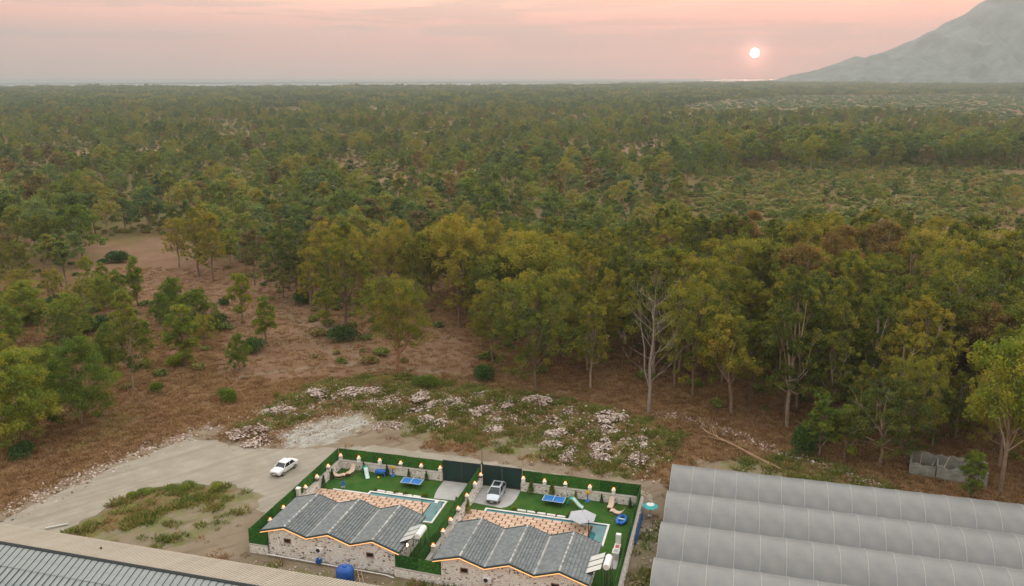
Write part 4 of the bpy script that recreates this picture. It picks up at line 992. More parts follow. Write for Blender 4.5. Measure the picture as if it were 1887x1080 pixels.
# ---- barn with ribbed metal roof in the lower left corner
M['sheet_far'] = tint_mat('sun_toned_ribbed_sheet', [(0.0, (0.15, 0.115, 0.08)), (0.45, (0.27, 0.225, 0.17)), (0.75, (0.39, 0.34, 0.27)), (1.0, (0.45, 0.40, 0.33))], rough=0.5, noise=0.25, nscale=0.8, rnd=0.12, spec=0.4)  # sunward slope: warm evening light painted into the metal colour
M['sheet_near'] = mat('shade_toned_sheet', (0.20, 0.228, 0.22), (0.285, 0.31, 0.295), scale=0.8, rough=0.5, metal=0.15, detail=8, spec=0.4)  # same metal facing away from the sun, its shade painted as a greyer tone
M['seam'] = mat('dark_seam', (0.035, 0.045, 0.045), rough=0.7)
bar = lot('ribbed_roof_barn', -46.0, -35.7, 0, 0, 'long barn with ribbed metal roof in front of the lot', 'barn')
BL = 74.0
MB().prism([(-5.4, -0.3), (5.4, -0.3), (5.4, 3.95), (0, 5.75), (-5.4, 3.95)], 'x', 0.5, BL - 0.5).build('barn_wall', M['mortar'], bar)
def sheet_mesh(w, y0, z0, y1, z1, ribs, amp, m, flip):
    V = []; prof = []
    p = w / ribs
    for k in range(ribs):
        x = k * p; prof += [(x + p * 0.02, 0.0), (x + p * 0.24, 0.0), (x + p * 0.28, amp), (x + p * 0.98, amp)]
    prof.append((w - 0.004, 0.0)); prof[0] = (0.004, 0.0)
    n = len(prof)
    for y, z in ((y0, z0), (y1, z1)):
        for x, h in prof: V.append((x, y, z + h))
    for y, z in ((y0, z0), (y1, z1)):
        for x, h in prof: V.append((x, y, z + h - 0.012))
    Fs = []
    for i in range(n - 1):
        a = (i, i + 1, n + i + 1, n + i); Fs.append(a if not flip else a[::-1])
        a = (2 * n + i, 2 * n + i + 1, 3 * n + i + 1, 3 * n + i); Fs.append(a[::-1] if not flip else a)
        Fs.append((i, 2 * n + i, 2 * n + i + 1, i + 1)); Fs.append((n + i, n + i + 1, 3 * n + i + 1, 3 * n + i))
    mb = MB().add(V, Fs)
    mb.t = [0.08 if (f // 4) % 4 == 0 and ribs > 1 else 0.75 for f in range(len(Fs))]      # shade in the grooves painted as a darker tint
    return mb.mesh('roof_sheet', m)
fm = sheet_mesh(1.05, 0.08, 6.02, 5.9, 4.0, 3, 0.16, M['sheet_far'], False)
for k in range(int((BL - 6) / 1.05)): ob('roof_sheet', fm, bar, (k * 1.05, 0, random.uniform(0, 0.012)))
nm = [sheet_mesh(0.74, -2.3, 5.25, -0.08, 6.02, 1, 0.03, M['sheet_near'], False), sheet_mesh(0.74, -5.9, 3.97, -2.25, 5.22, 1, 0.03, M['sheet_near'], False)]
sm_ = MB().add([(-0.017, -5.9, 4.05), (0.017, -5.9, 4.05), (0.017, -0.1, 6.09), (-0.017, -0.1, 6.09), (-0.017, -5.9, 3.98), (0.017, -5.9, 3.98), (0.017, -0.1, 6.02), (-0.017, -0.1, 6.02)], [(0, 1, 2, 3), (7, 6, 5, 4), (0, 4, 5, 1), (1, 5, 6, 2), (2, 6, 7, 3), (3, 7, 4, 0)]).mesh('seam_strip', M['seam'])
for k in range(14, 84):
    ob('seam_strip', sm_, bar, (k * 0.74, 0, 0))
    for q in (0, 1): ob('roof_sheet', nm[q], bar, (k * 0.74, 0, random.uniform(0, 0.012) + 0.01 * (1 - q)))
MB().box(0, BL, -5.8, -0.05, 3.93, 3.94).build('ceiling_lining', M['seam'], bar)
MB().prism([(-0.14, 6.03), (0, 6.08), (0.14, 6.03), (0.14, 6.22), (0, 6.27), (-0.14, 6.12)], 'x', 0, BL).build('ridge_cap', M['seam'], bar)
for x in (9.2, 21.5, 36.0):
    MB().lathe([(0.09, 0), (0.09, 0.25), (0.13, 0.28), (0.02, 0.33)], 8, x, 3.0).build('vent', M['seam'], bar).location = (0, 0, 5.05)
pb = empty('pipe_section', (*gp(105, 972), 0.1), 0.45, 'pale blue pipe section lying beside the road above the barn roof', 'pipe')
MB().tube([(-1.2, 0, 0.1), (1.2, 0, 0.1)], 0.11, 8).build('pipe_body', M['panel_glass'], pb)

# ---- film covered multi-span greenhouse
def film_mat():
    m = mat('greenhouse_film', (0.235, 0.228, 0.212), (0.162, 0.168, 0.168), scale=0.6, rough=0.42, spec=0.4, detail=9, lo=0.25, hi=0.75, bump=0.15, bscale=1.5)
    return m
M['film'] = film_mat(); M['hoop'] = mat('white_hoop', (0.40, 0.40, 0.39), rough=0.4)
gh = lot('film_greenhouse', 44.55, 3.05, 0, 0, 'long arched film greenhouse of five spans beside the lot', 'greenhouse')
SP, RISE, GUT, BAY, NB = 7.45, 2.25, 2.2, 2.62, 18
def arch(t): return (t * SP / 2, GUT + RISE * (1 - abs(t) ** 2.1))
film = []
for q in range(3):
    V = []; Fs = []; ns = 16; nx = 4; rq = random.Random(q)
    for i in range(nx + 1):
        for j in range(ns + 1):
            y, z = arch(-1 + 2 * j / ns); V.append((0.01 + (BAY - 0.02) * i / nx, y, z - 0.035 * math.sin(PI * i / nx) * math.sin(PI * j / ns) + (rq.uniform(-0.006, 0.006) if 0 < i < nx else 0)))
    for i in range(nx):
        for j in range(ns): a = i * (ns + 1) + j; Fs.append((a, a + ns + 1, a + ns + 2, a + 1))
    film.append(MB().add(V, Fs).mesh('film_panel', M['film'], True))
hm = MB().tube([(0, *arch(-1 + j / 10)) for j in range(21)], 0.03, 5).mesh('hoop', M['hoop'])
for v in range(5):
    y = -SP * v
    for k in range(NB): ob('film_panel', film[(k + v) % 3], gh, (k * BAY, y, 0))
    for k in range(NB + 1): ob('hoop', hm, gh, (k * BAY, y, 0.012))
    MB().prism([(y - SP / 2 - 0.18, GUT + 0.10), (y - SP / 2 - 0.12, GUT - 0.02), (y - SP / 2 + 0.12, GUT - 0.02), (y - SP / 2 + 0.18, GUT + 0.10), (y - SP / 2 + 0.1, GUT + 0.03), (y - SP / 2 - 0.1, GUT + 0.03)], 'x', 0, NB * BAY).build('gutter', M['hoop'], gh)
    pts = [(y + arch(-1 + j / 8)[0], arch(-1 + j / 8)[1] - 0.03) for j in range(17)]
    MB().prism([(y + SP / 2 - 0.02, 0.0)] + pts[::-1] + [(y - SP / 2 + 0.02, 0.0)], 'x', 0.02, 0.06).build('end_film', M['film'], gh)
    for dx in (-SP / 2, -SP / 4, 0, SP / 4): MB().box(-0.05, 0.01, y + dx - 0.04, y + dx + 0.04, 0, arch(dx / SP * 2)[1] - 0.05).build('end_post', M['hoop'], gh)
MB().box(0, NB * BAY, SP / 2 + 0.0, SP / 2 + 0.04, 0, GUT - 0.03).build('side_film', M['film'], gh)

# ---- roofless ruin at the edge of the wood
M['plaster'] = mat('weathered_plaster', (0.33, 0.33, 0.30), (0.20, 0.20, 0.175), scale=1.2, rough=0.95, bump=0.5, detail=9)
hp, hq = gp(1674, 872), gp(1818, 900)
hang = math.atan2(hq[1] - hp[1], hq[0] - hp[0]); hl = math.hypot(hq[0] - hp[0], hq[1] - hp[1])
ht = empty('ruined_hut', (*hp, hz(*hp) - 0.1), hang, 'roofless grey plaster hut ruin at the edge of the wood', 'ruin')
def ragged(x0, x1, h, y0, y1, seed, ax='x'):
    r = random.Random(seed); n = max(3, int(abs(x1 - x0) / 0.5)); P = [(x0 + (x1 - x0) * k / n, h + r.uniform(-0.35, 0.12)) for k in range(n + 1)]
    return MB().prism([(x0, -0.3)] + P + [(x1, -0.3)], 'y' if ax == 'x' else 'x', y0, y1)
ragged(0, hl * 0.34, 1.7, 0, 0.22, 1).build('front_wall', M['plaster'], ht); ragged(hl * 0.36, hl, 1.9, 0, 0.22, 2).build('front_wall', M['plaster'], ht)
ragged(0, hl, 2.1, 3.6, 3.8, 3).build('rear_wall', M['plaster'], ht); ragged(0.23, 3.58, 1.9, 0.0, 0.22, 4, 'y').build('end_wall', M['plaster'], ht); ragged(0.23, 3.58, 2.0, hl - 0.22, hl, 5, 'y').build('end_wall', M['plaster'], ht)
ragged(0.23, 3.58, 1.7, hl * 0.35, hl * 0.35 + 0.18, 6, 'y').build('partition', M['plaster'], ht)
for k in range(5): MB().tube([(1.0 + k * 1.7 + random.uniform(-0.5, 0.5), 0.1, 1.75), (1.3 + k * 1.7, 3.7, 2.05 - (k % 2) * 0.9)], 0.07, 5).build('roof_beam', M['wood'], ht)

# ---- felled trunk
lp, lq = gp(1302, 802), gp(1440, 868)
fl = empty('fallen_trunk', (*lp, hz(*lp)), math.atan2(lq[1] - lp[1], lq[0] - lp[0]), 'long stripped fallen trunk lying beyond the greenhouse corner', 'fallen trunk')
ll = math.hypot(lq[0] - lp[0], lq[1] - lp[1])
MB().tube([(-1.5, 0.3, 1.0), (0, 0, 0.75), (ll * 0.4, 0.2, 0.55), (ll * 0.7, 0.05, 0.4), (ll, 0, 0.35)], [0.08, 0.15, 0.2, 0.24, 0.27], 8).build('trunk', M['log'], fl)
rr = random.Random(8)
for k in range(9):
    s = rr.uniform(0, 4.0); d = rr.choice((-1, 1)); L1 = rr.uniform(2.5, 6)
    P = [(s, 0, 0.7), (s - L1 * 0.4, d * L1 * 0.25, 0.9 + rr.uniform(0, 0.6)), (s - L1 * 0.75, d * L1 * 0.5, 0.6 + rr.uniform(0, 0.6)), (s - L1, d * L1 * 0.65 + rr.uniform(-0.6, 0.6), 0.25)]
    MB().tube(P, [0.05, 0.04, 0.025, 0.01], 5).build('branch', M['log'], fl)

# ---- rubble heaps and loose stone
M['rubble'] = tint_mat('broken_stone', [(0.0, (0.13, 0.085, 0.060)), (0.25, (0.32, 0.23, 0.18)), (0.6, (0.45, 0.355, 0.30)), (1.0, (0.57, 0.49, 0.44))], rnd=0.25)
def stone_block(mb, c, s, r):
    V = []
    for x in (-1, 1):
        for y in (-1, 1):
            for z in (-1, 1): V.append((x * s * r.uniform(0.5, 1), y * s * r.uniform(0.5, 1), z * s * r.uniform(0.35, 0.75)))
    R = Matrix.Rotation(r.uniform(0, 6.28), 3, 'Z') @ Matrix.Rotation(r.uniform(-0.8, 0.8), 3, 'X')
    V = [R @ Vector(v) + Vector(c) for v in V]
    mb.tint = r.random(); mb.add(V, [(0, 1, 3, 2), (4, 6, 7, 5), (0, 4, 5, 1), (2, 3, 7, 6), (0, 2, 6, 4), (1, 5, 7, 3)])
heaps = []
for q in range(7):
    r = random.Random(50 + q); m = MB()
    lob = [(0, 0, 1.6, 0.75)] + [(r.uniform(-1.3, 1.3), r.uniform(-0.9, 0.9), r.uniform(0.7, 1.1), r.uniform(0.35, 0.6)) for _ in range(3)]
    for k in range(270):
        lx, ly, lr, lh = r.choice(lob); a = r.uniform(0, 6.28); d = lr * math.sqrt(r.random()) * (r.uniform(1.1, 2.0) if r.random() < 0.3 else 1)
        z = lh * max(0, 1 - (d / lr) ** 2) + 0.05
        stone_block(m, (lx + d * math.cos(a), ly + d * math.sin(a), z), r.uniform(0.07, 0.18) * (1.5 if r.random() < 0.08 else 1), r)
    heaps.append(m.mesh('rubble_heap', M['rubble']))
HEAPS = [(591, 730), (642, 730), (688, 727), (692, 741), (726, 741), (779, 741), (807, 749), (830, 746), (762, 758), (785, 774), (807, 781), (515, 760), (492, 768), (441, 803), (482, 810), (703, 782), (731, 785), (464, 800),
         (891, 731), (845, 752), (934, 747), (891, 757), (917, 777), (906, 789), (985, 749), (1054, 761), (1023, 777), (1034, 797), (1118, 777), (1125, 796), (1054, 827), (1112, 843), (1181, 817), (1176, 843), (1112, 819), (1020, 818), (1040, 843)]
rr = random.Random(12)
NUM = ['first', 'second', 'third', 'fourth', 'fifth', 'sixth', 'seventh', 'eighth', 'ninth', 'tenth', 'eleventh', 'twelfth', 'thirteenth', 'fourteenth', 'fifteenth', 'sixteenth', 'seventeenth', 'eighteenth', 'nineteenth', 'twentieth']
NUM += ['twenty-' + w for w in NUM[:9]] + ['thirtieth'] + ['thirty-' + w for w in NUM[:9]]
HEAPS.sort()
for k, (u, v) in enumerate(HEAPS):
    x, y = gp(u, v + 3); o = empty('rubble_heap', (x, y, hz(x, y) - 0.08), rr.uniform(0, 6.28)); tag(ob('stone_pile', heaps[k % 7], o), kind='stuff'); s = rr.uniform(0.75, 1.3); o.scale = (s * 1.15, s * rr.uniform(0.7, 1.1), rr.uniform(0.45, 0.9))
    tag(o, 'heap of pale pinkish broken stone on the bank, %s counting from the road bend' % NUM[k],
        'rubble heap', 'rubble heaps on the bank behind the lot')
m = MB(); rr = random.Random(13)
def strew(n, line, wd, s0, s1):
    ln = [gp(*p) for p in line]; seg = list(zip(ln[:-1], ln[1:]))
    for _ in range(n):
        (x0, y0), (x1, y1) = rr.choice(seg); t = rr.random(); x = x0 + (x1 - x0) * t + rr.gauss(0, wd); y = y0 + (y1 - y0) * t + rr.gauss(0, wd)
        a_, b_ = Wv(x, y)
        if -0.8 < a_ < 41.8 and -23 < b_ < 0.9: continue
        if a_ > 44 and b_ < 7: continue
        stone_block(m, (x, y, hz(x, y) + s0 * 0.3), rr.uniform(s0, s1), rr)
strew(3200, [(470, 805), (540, 760), (620, 735), (730, 742), (830, 755), (930, 765), (1030, 785), (1100, 805), (1180, 830)], 3.2, 0.05, 0.19)
strew(260, [(1000, 840), (1100, 850), (1180, 850), (1190, 880)], 1.8, 0.06, 0.18)
strew(700, [(0, 950), (90, 905), (170, 870), (250, 835), (330, 800), (400, 790)], 1.4, 0.06, 0.2)
strew(600, [(1205, 762), (1290, 775), (1370, 805), (1450, 838), (1540, 862), (1640, 905)], 0.8, 0.06, 0.2)
strew(160, [(1200, 960), (1190, 1000), (1165, 1080)], 0.9, 0.05, 0.14)
strew(150, [(480, 1030), (600, 1050), (800, 1075)], 0.7, 0.05, 0.14)
strew(180, [(520, 815), (580, 790), (650, 775)], 1.8, 0.05, 0.14)
tag(m.build('scattered_stones', M['rubble']), 'loose pale stones strewn over the bank and roadside', 'stones', kind='stuff')

# ================================================================ VEGETATION
def unit(v): return v / np.maximum(np.linalg.norm(v, axis=-1, keepdims=True), 1e-6)
def leaf_quads(C, out, rng, ln, wd, droop=0.5):
    """one lozenge leaf per centre, hanging outwards and down"""
    n = len(C)
    d = unit(rng.normal(size=(n, 3)) * 0.7 + out * 0.6 + np.array([0, 0, -droop]))
    w = unit(np.cross(d, rng.normal(size=(n, 3))))
    l = ln * rng.uniform(0.65, 1.25, (n, 1)); b = wd * rng.uniform(0.7, 1.3, (n, 1))
    V = np.stack([C - d * l / 2, C + w * b / 2 - d * l * 0.08, C + d * l / 2, C - w * b / 2 - d * l * 0.08], 1).reshape(-1, 3)
    return V
def grow(seed, h, cr, cb, lobes, clumps, leaves, ln, wd, top=1.0, fork=0.35, lean=0.0, stem_r=0.016, clump_r=(0.8, 1.35), zsq=0.75, thin=False, bias=0.25):
    """tapered forked stem plus a crown of domed lobes made of leaf clumps.  Returns (stem MB, crown verts, crown tint)"""
    rng = np.random.default_rng(seed); r = random.Random(seed); st = MB(); st.tint = 0.5
    # lobes: sub domes spread through the crown volume
    lob = []
    zc0, zc1 = cb * h, h
    for k in range(lobes):
        f = (k + 0.5) / lobes; a = k * 2.399 + r.uniform(-0.5, 0.5)
        zz = zc0 + (zc1 - zc0) * (0.18 + 0.72 * f + r.uniform(-0.06, 0.06))
        prof = math.sin(PI * min(1, (0.16 + 0.78 * ((zz - zc0) / (zc1 - zc0))) ** top)) ** 0.75
        rr = cr * prof * r.uniform(0.45, 0.85) * (1 if k < lobes - 1 else 0.1)
        lr = cr * r.uniform(0.34, 0.52) * (0.75 + 0.4 * prof)
        lob.append((np.array([rr * math.cos(a) + lean * zz, rr * math.sin(a), zz - lr * 0.35]), lr))
    # stem and limbs
    fz = fork * h
    tr = [(0, 0, -0.4), (0.02 * h * r.uniform(-1, 1) + lean * fz * 0.5, 0.02 * h * r.uniform(-1, 1), fz * 0.5), (lean * fz, 0.015 * h * r.uniform(-1, 1), fz)]
    topz = 0.82 * h; tr += [(lean * topz * 0.75, 0.03 * h * r.uniform(-1, 1), (fz + topz) / 2), (lean * topz, 0.03 * h * r.uniform(-1, 1), topz)]
    r0 = stem_r * h
    st.tube(tr, [r0 * 1.25, r0, r0 * 0.85, r0 * 0.5, r0 * 0.15], 7)
    for c, lr in lob:
        t = r.uniform(0.0, 0.7); zs = fz * 0.8 + t * max(0.1, min(c[2] - fz, topz - fz) * 0.6)
        b0 = np.array([lean * zs, 0, zs]); e = c + np.array([0, 0, lr * 0.2])
        mid = b0 * 0.5 + e * 0.5 + np.array([r.uniform(-1, 1), r.uniform(-1, 1), -0.06 * h * 0.5])
        q = r0 * r.uniform(0.32, 0.5); st.tint = r.uniform(0.3, 0.8)
        st.tube([b0, mid, e], [q, q * 0.7, q * 0.3], 5)
        if not thin:
            for _ in range(4):
                d = unit(rng.normal(size=3) + np.array([0, 0, 0.5])); st.tube([mid * 0.35 + e * 0.65, e + d * lr * 0.8], [q * 0.4, q * 0.08], 4, cap=False)
    # clumps on the lobes, leaves on the clumps
    Vs, Ts = [], []
    for c, lr in lob:
        d = unit(rng.normal(size=(clumps, 3)) + np.array([0, 0, bias]))
        d[:, 2] = np.where(d[:, 2] < -0.55, -d[:, 2], d[:, 2]); d = unit(d)
        cc = c + d * lr * rng.uniform(0.55, 1.02, (clumps, 1)) * np.array([1, 1, 0.85])
        cR = rng.uniform(*clump_r, clumps) * (lr / 2.6) ** 0.5
        tt = rng.uniform(0.05, 0.95, clumps) * 0.75 + 0.14 * rng.random()
        u = unit(rng.normal(size=(clumps, leaves, 3))); rad = rng.random((clumps, leaves, 1)) ** 0.45
        P = u * rad * cR[:, None, None] * np.array([1, 1, zsq]) + cc[:, None, :]
        o = unit(P - (c - np.array([0, 0, lr * 0.3])))
        T = tt[:, None] + rng.normal(size=(clumps, leaves)) * 0.10
        C = P.reshape(-1, 3); keep = C[:, 2] > 0.15
        Vs.append(leaf_quads(C[keep], o.reshape(-1, 3)[keep], rng, ln, wd)); Ts.append(T.ravel()[keep])
    return st, np.concatenate(Vs), np.clip(np.concatenate(Ts), 0, 1)
def qmesh(name, V, T, m):
    return quads_mesh(name, V, np.arange(len(V)).reshape(-1, 4), [m], T)
def joined(name, st, V, T, mt, ml):
    """stem and crown in one mesh, for the distant mass of woodland"""
    sv = np.array(st.v); sf = [f for f in st.f if len(f) == 4]
    F = np.concatenate([np.array(sf), np.arange(len(V)).reshape(-1, 4) + len(sv)])
    return quads_mesh(name, np.concatenate([sv, V]), F, [mt, ml], np.concatenate([np.full(len(sf), 0.5), T]), np.concatenate([np.zeros(len(sf), int), np.ones(len(T), int)]))

PROTO = {}
def proto(key, bark, leaf, h, **kw):
    st, V, T = grow(h=h, **kw)
    PROTO[key] = (st.mesh('trunk', M[bark]), qmesh('crown', V, T, M[leaf]), h)
for k in range(5): proto('tall%d' % k, 'bark', 'leaf', 22.0, seed=100 + k, cr=4.2 + 0.35 * k, cb=0.10 + 0.05 * (k % 3), lobes=17, clumps=16, leaves=62, ln=0.38, wd=0.145, top=0.85, fork=0.3, clump_r=(0.42, 0.9), stem_r=0.012)
for k in range(4): proto('wide%d' % k, 'bark', 'leaf', 18.0, seed=120 + k, cr=6.2 + 0.4 * k, cb=0.20, lobes=17, clumps=16, leaves=62, ln=0.38, wd=0.145, top=0.95, fork=0.25, clump_r=(0.45, 0.9), stem_r=0.013)
for k in range(3): proto('young%d' % k, 'bark', 'leaf_green', 12.0, seed=140 + k, cr=2.7, cb=0.10, lobes=13, clumps=14, leaves=46, ln=0.36, wd=0.15, top=0.7, fork=0.2, clump_r=(0.6, 1.0), thin=True)
for k in range(3): proto('bushy%d' % k, 'bark', 'leaf_green', 14.0, seed=160 + k, cr=5.2, cb=0.02, lobes=20, clumps=16, leaves=70, ln=0.36, wd=0.145, top=0.7, fork=0.15, clump_r=(0.6, 1.1), stem_r=0.012)
proto('open', 'bark_red', 'leaf', 20.0, seed=181, cr=7.0, cb=0.27, lobes=19, clumps=16, leaves=84, ln=0.36, wd=0.135, top=0.95, fork=0.18, stem_r=0.017, clump_r=(0.75, 1.2))
proto('dry', 'bark', 'leaf_dry', 20.0, seed=182, cr=4.6, cb=0.35, lobes=10, clumps=14, leaves=66, ln=0.5, wd=0.19, fork=0.3)
proto('umbrella', 'bark', 'leaf', 15.0, seed=183, cr=6.6, cb=0.48, lobes=11, clumps=14, leaves=74, ln=0.5, wd=0.18, fork=0.35)
proto('lean', 'bark', 'leaf', 18.0, seed=184, cr=4.6, cb=0.36, lobes=10, clumps=13, leaves=72, ln=0.5, wd=0.18, fork=0.35, lean=-0.13)
proto('lemon', 'bark', 'leaf_green', 16.0, seed=185, cr=5.2, cb=0.38, lobes=11, clumps=15, leaves=76, ln=0.48, wd=0.18, fork=0.3)

def plant(key, x, y, h, label, cat='tree', group=None, name='eucalyptus_tree', rz=None, wide=1.0, rr=random.Random(99)):
    tm, cm, ph = PROTO[key]; s = h / ph
    o = empty(name, (x, y, hz(x, y)), rr.uniform(0, 6.28) if rz is None else rz, label, cat, group); o.scale = (s * wide, s * wide, s)
    ob('trunk', tm, o); ob('crown', cm, o); return o
def top_h(u, v, vt):
    """height of a thing standing at u, v whose top is seen at the level vt"""
    x, y = gp(u, v); a = PITCH - math.atan((540 - vt) / FPX); return CAM_H - y * math.tan(a)
NAMED = []
def T(key, u, v, vt, label, wide=1.0, name='eucalyptus_tree', group=None, rz=None):
    x, y = gp(u, v); NAMED.append((x, y)); return plant(key, x, y, max(2.0, top_h(u, v, vt)), label, group=group, name=name, wide=wide, rz=rz)
T('bushy0', 42, 818, 632, 'large rounded leafy eucalyptus at the left picture edge above the road', 1.05)
T('bushy1', 150, 782, 622, 'rounded leafy eucalyptus second from the left edge above the road', 1.0)
T('bushy2', 90, 740, 628, 'leafy eucalyptus squeezed between the two big rounded trees above the road', 0.9)
T('wide0', 247, 722, 575, 'dull green eucalyptus right of the two big rounded trees above the road', 0.75)
T('young0', 340, 676, 558, 'narrow young eucalyptus standing beside bushes on the brown clearing', 1.1)
T('bushy1', 440, 682, 614, 'low rounded leafy tree on the brown slope below the narrow young tree', 0.8)
T('young1', 447, 594, 494, 'bright green column-shaped young eucalyptus on the brown clearing', 1.0)
T('young2', 490, 634, 545, 'grey green young eucalyptus beside the trail on the brown clearing', 1.1)
T('young0', 255, 566, 470, 'slender pale-stemmed young tree on the brown clearing beside two dark bushes', 0.75)
T('umbrella', 83, 487, 398, 'umbrella-crowned eucalyptus with pale stem near the left edge', 0.95)
T('wide1', 522, 548, 412, 'broad domed eucalyptus with forked white stem at the head of the trail', 1.0)
T('tall0', 368, 506, 368, 'tall eucalyptus at the left of a dense clump behind the clearing', 1.15)
T('tall1', 394, 516, 376, 'tall eucalyptus with bare pale lower stem in the clump behind the clearing', 0.95)
T('tall2', 330, 492, 392, 'shorter brownish eucalyptus at the left of the clump behind the clearing', 1.1)
T('tall3', 640, 618, 398, 'very tall eucalyptus with reddish upper stem left of the broad foreground tree', 1.0)
T('young1', 603, 606, 505, 'small eucalyptus in front of the very tall one beside the trail', 0.9)
T('open', 735, 686, 497, 'broad open eucalyptus with reddish forked trunk in front of the wood', 0.95, rz=0.6)
T('tall4', 908, 670, 503, 'eucalyptus standing right of the bare brown clearing above a dark bush', 0.85)
T('wide2', 988, 728, 508, 'spreading eucalyptus with one straight pale trunk behind the rubble bank', 0.95)
T('tall1', 1088, 714, 540, 'eucalyptus with a low bent side limb behind the rubble bank', 0.9)
T('tall2', 1205, 690, 438, 'tall leafy eucalyptus directly behind the bare dead tree', 1.1)
T('lean', 1348, 762, 575, 'leaning eucalyptus with slanted pink trunk right of the dead tree', 1.0, rz=0.0)
T('tall0', 1446, 758, 470, 'tall eucalyptus with pale yellow lower stem right of the leaning tree', 0.9)
T('tall4', 1468, 752, 500, 'eucalyptus with twin white lower stem behind the dark green juniper', 0.9)
T('wide3', 1620, 856, 690, 'low spreading eucalyptus with short pink trunk above the greenhouse', 1.15)
T('young2', 1508, 838, 720, 'young eucalyptus between the dark juniper and the low spreading tree', 1.2)
T('young1', 1556, 842, 735, 'young eucalyptus on the near side of the low spreading tree', 1.1)
T('tall3', 1648, 800, 590, 'eucalyptus with brownish trunk standing behind the roofless hut', 1.0)
T('dry', 1700, 700, 492, 'eucalyptus with yellowish orange dry crown inside the dense wood', 1.0)
T('dry', 1655, 640, 432, 'tall eucalyptus with brownish orange top high in the dense wood', 0.9)
T('lemon', 1842, 905, 612, 'yellow green eucalyptus with orange trunk right of the roofless hut', 0.75)
T('lemon', 1895, 800, 566, 'bright lemon green eucalyptus crown cut by the right picture edge', 1.0)
T('bushy1', 1885, 700, 495, 'bright leafy eucalyptus top at the right picture edge', 0.8)
T('tall2', 1830, 660, 400, 'tall dark eucalyptus rising above the wood at the right edge', 1.2)
T('young0', 1790, 920, 830, 'small leafy tree in front of the far end of the roofless hut', 1.1)
T('bushy2', 20, 640, 560, 'pale leafy tree at the left edge behind the big rounded eucalyptus', 0.9)
T('wide3', 160, 600, 510, 'dark leafy tree on the left slope with bushes around its foot', 0.8)
T('wide0', 100, 560, 490, 'leaning dull eucalyptus on the left slope above the bushes', 0.9)
T('bushy0', 205, 690, 590, 'mid green leafy tree behind the dull green eucalyptus on the left slope', 0.7)
T('wide3', 120, 660, 560, 'broad grey green tree behind the big rounded trees on the left', 0.9)
T('bushy1', 300, 600, 540, 'low leafy tree in the middle of the left slope', 0.9)
T('wide1', 30, 540, 440, 'spreading eucalyptus at the left edge above the slope', 0.9)
T('young2', 190, 540, 480, 'thin grey tree beside the bare upper clearing', 1.1)
T('young1', 270, 640, 585, 'small leafy tree between the dull eucalyptus and the slender young tree', 1.1)

# the bare dead tree
dt = empty('dead_tree', (*gp(1195, 758), hz(*gp(1195, 758))), 0.3, 'bare bleached dead tree standing behind the rubble bank', 'dead tree'); NAMED.append(gp(1195, 758))
rr = random.Random(5); H = top_h(1195, 758, 520)
main = [(0, 0, -0.3), (0.1, 0, 4), (-0.1, 0.1, 8), (0.3, 0, 12), (0.1, -0.2, 16), (0.4, 0, H)]
MB().tube(main, [0.32, 0.25, 0.2, 0.14, 0.08, 0.02], 8).build('trunk', M['bark_dead'], dt)
MB().tube([(0.2, 0, 3.5), (-0.9, 0.2, 7), (-1.2, 0, 11), (-1.9, 0.3, 15), (-2.3, 0, 19)], [0.14, 0.12, 0.09, 0.05, 0.015], 7).build('trunk', M['bark_dead'], dt)
def limb(p, d, L, r, depth, mb):
    pts = [p]; cur = Vector(p); dd = Vector(d).normalized()
    for k in range(4):
        dd = (dd + Vector((rr.uniform(-0.2, 0.2), rr.uniform(-0.2, 0.2), rr.uniform(0.0, 0.18)))).normalized(); cur = cur + dd * L / 4; pts.append(tuple(cur))
    mb.tube(pts, [r, r * 0.8, r * 0.6, r * 0.4, r * 0.12], 5, cap=False)
    if depth > 0:
        for k in range(4):
            q = Vector(pts[rr.randint(1, 4)]); limb(tuple(q), (dd + Vector((rr.uniform(-1, 1), rr.uniform(-1, 1), rr.uniform(-0.1, 0.8)))), L * rr.uniform(0.35, 0.6), r * 0.5, depth - 1, mb)
for k in range(15):
    z = 5.0 + k * (H - 7) / 15; a = k * 2.4; m = MB(); limb((0.1, 0, z), (math.cos(a), math.sin(a), rr.uniform(0.3, 0.9)), rr.uniform(3.5, 6.5) * (1.1 - 0.5 * k / 15), 0.055, 2, m); m.build('branch', M['bark_dead'], dt)

# ---- bushes
def bush_proto(seed, leaf, R, H, n, ln, wd):
    rng = np.random.default_rng(seed); lob = [(rng.uniform(-0.45, 0.45) * R, rng.uniform(-0.45, 0.45) * R, rng.uniform(0.2, 0.55) * H, rng.uniform(0.45, 0.7)) for _ in range(7)]
    C, O, Tt = [], [], []
    for x, y, z, s in lob:
        k = n // 7; u = unit(rng.normal(size=(k, 3))); u[:, 2] = np.abs(u[:, 2]) * 1.1 - 0.25; P = u * (rng.random((k, 1)) ** 0.35) * np.array([R * s, R * s, H * s * 0.8]) + np.array([x, y, z])
        C.append(P); O.append(u); Tt.append(np.clip(rng.normal(size=k) * 0.14 + rng.uniform(0.3, 0.7), 0, 1))
    C = np.concatenate(C); O = np.concatenate(O); Tt = np.concatenate(Tt); kp = C[:, 2] > 0.03
    st = MB()
    for k in range(6): a = k * 1.05; st.tube([(0.1 * math.cos(a), 0.1 * math.sin(a), -0.1), (R * 0.4 * math.cos(a), R * 0.4 * math.sin(a), H * 0.55)], [0.05, 0.015], 4)
    return st.mesh('stem', M['bark']), qmesh('foliage', leaf_quads(C[kp], O[kp], rng, ln, wd, 0.1), Tt[kp], M[leaf])
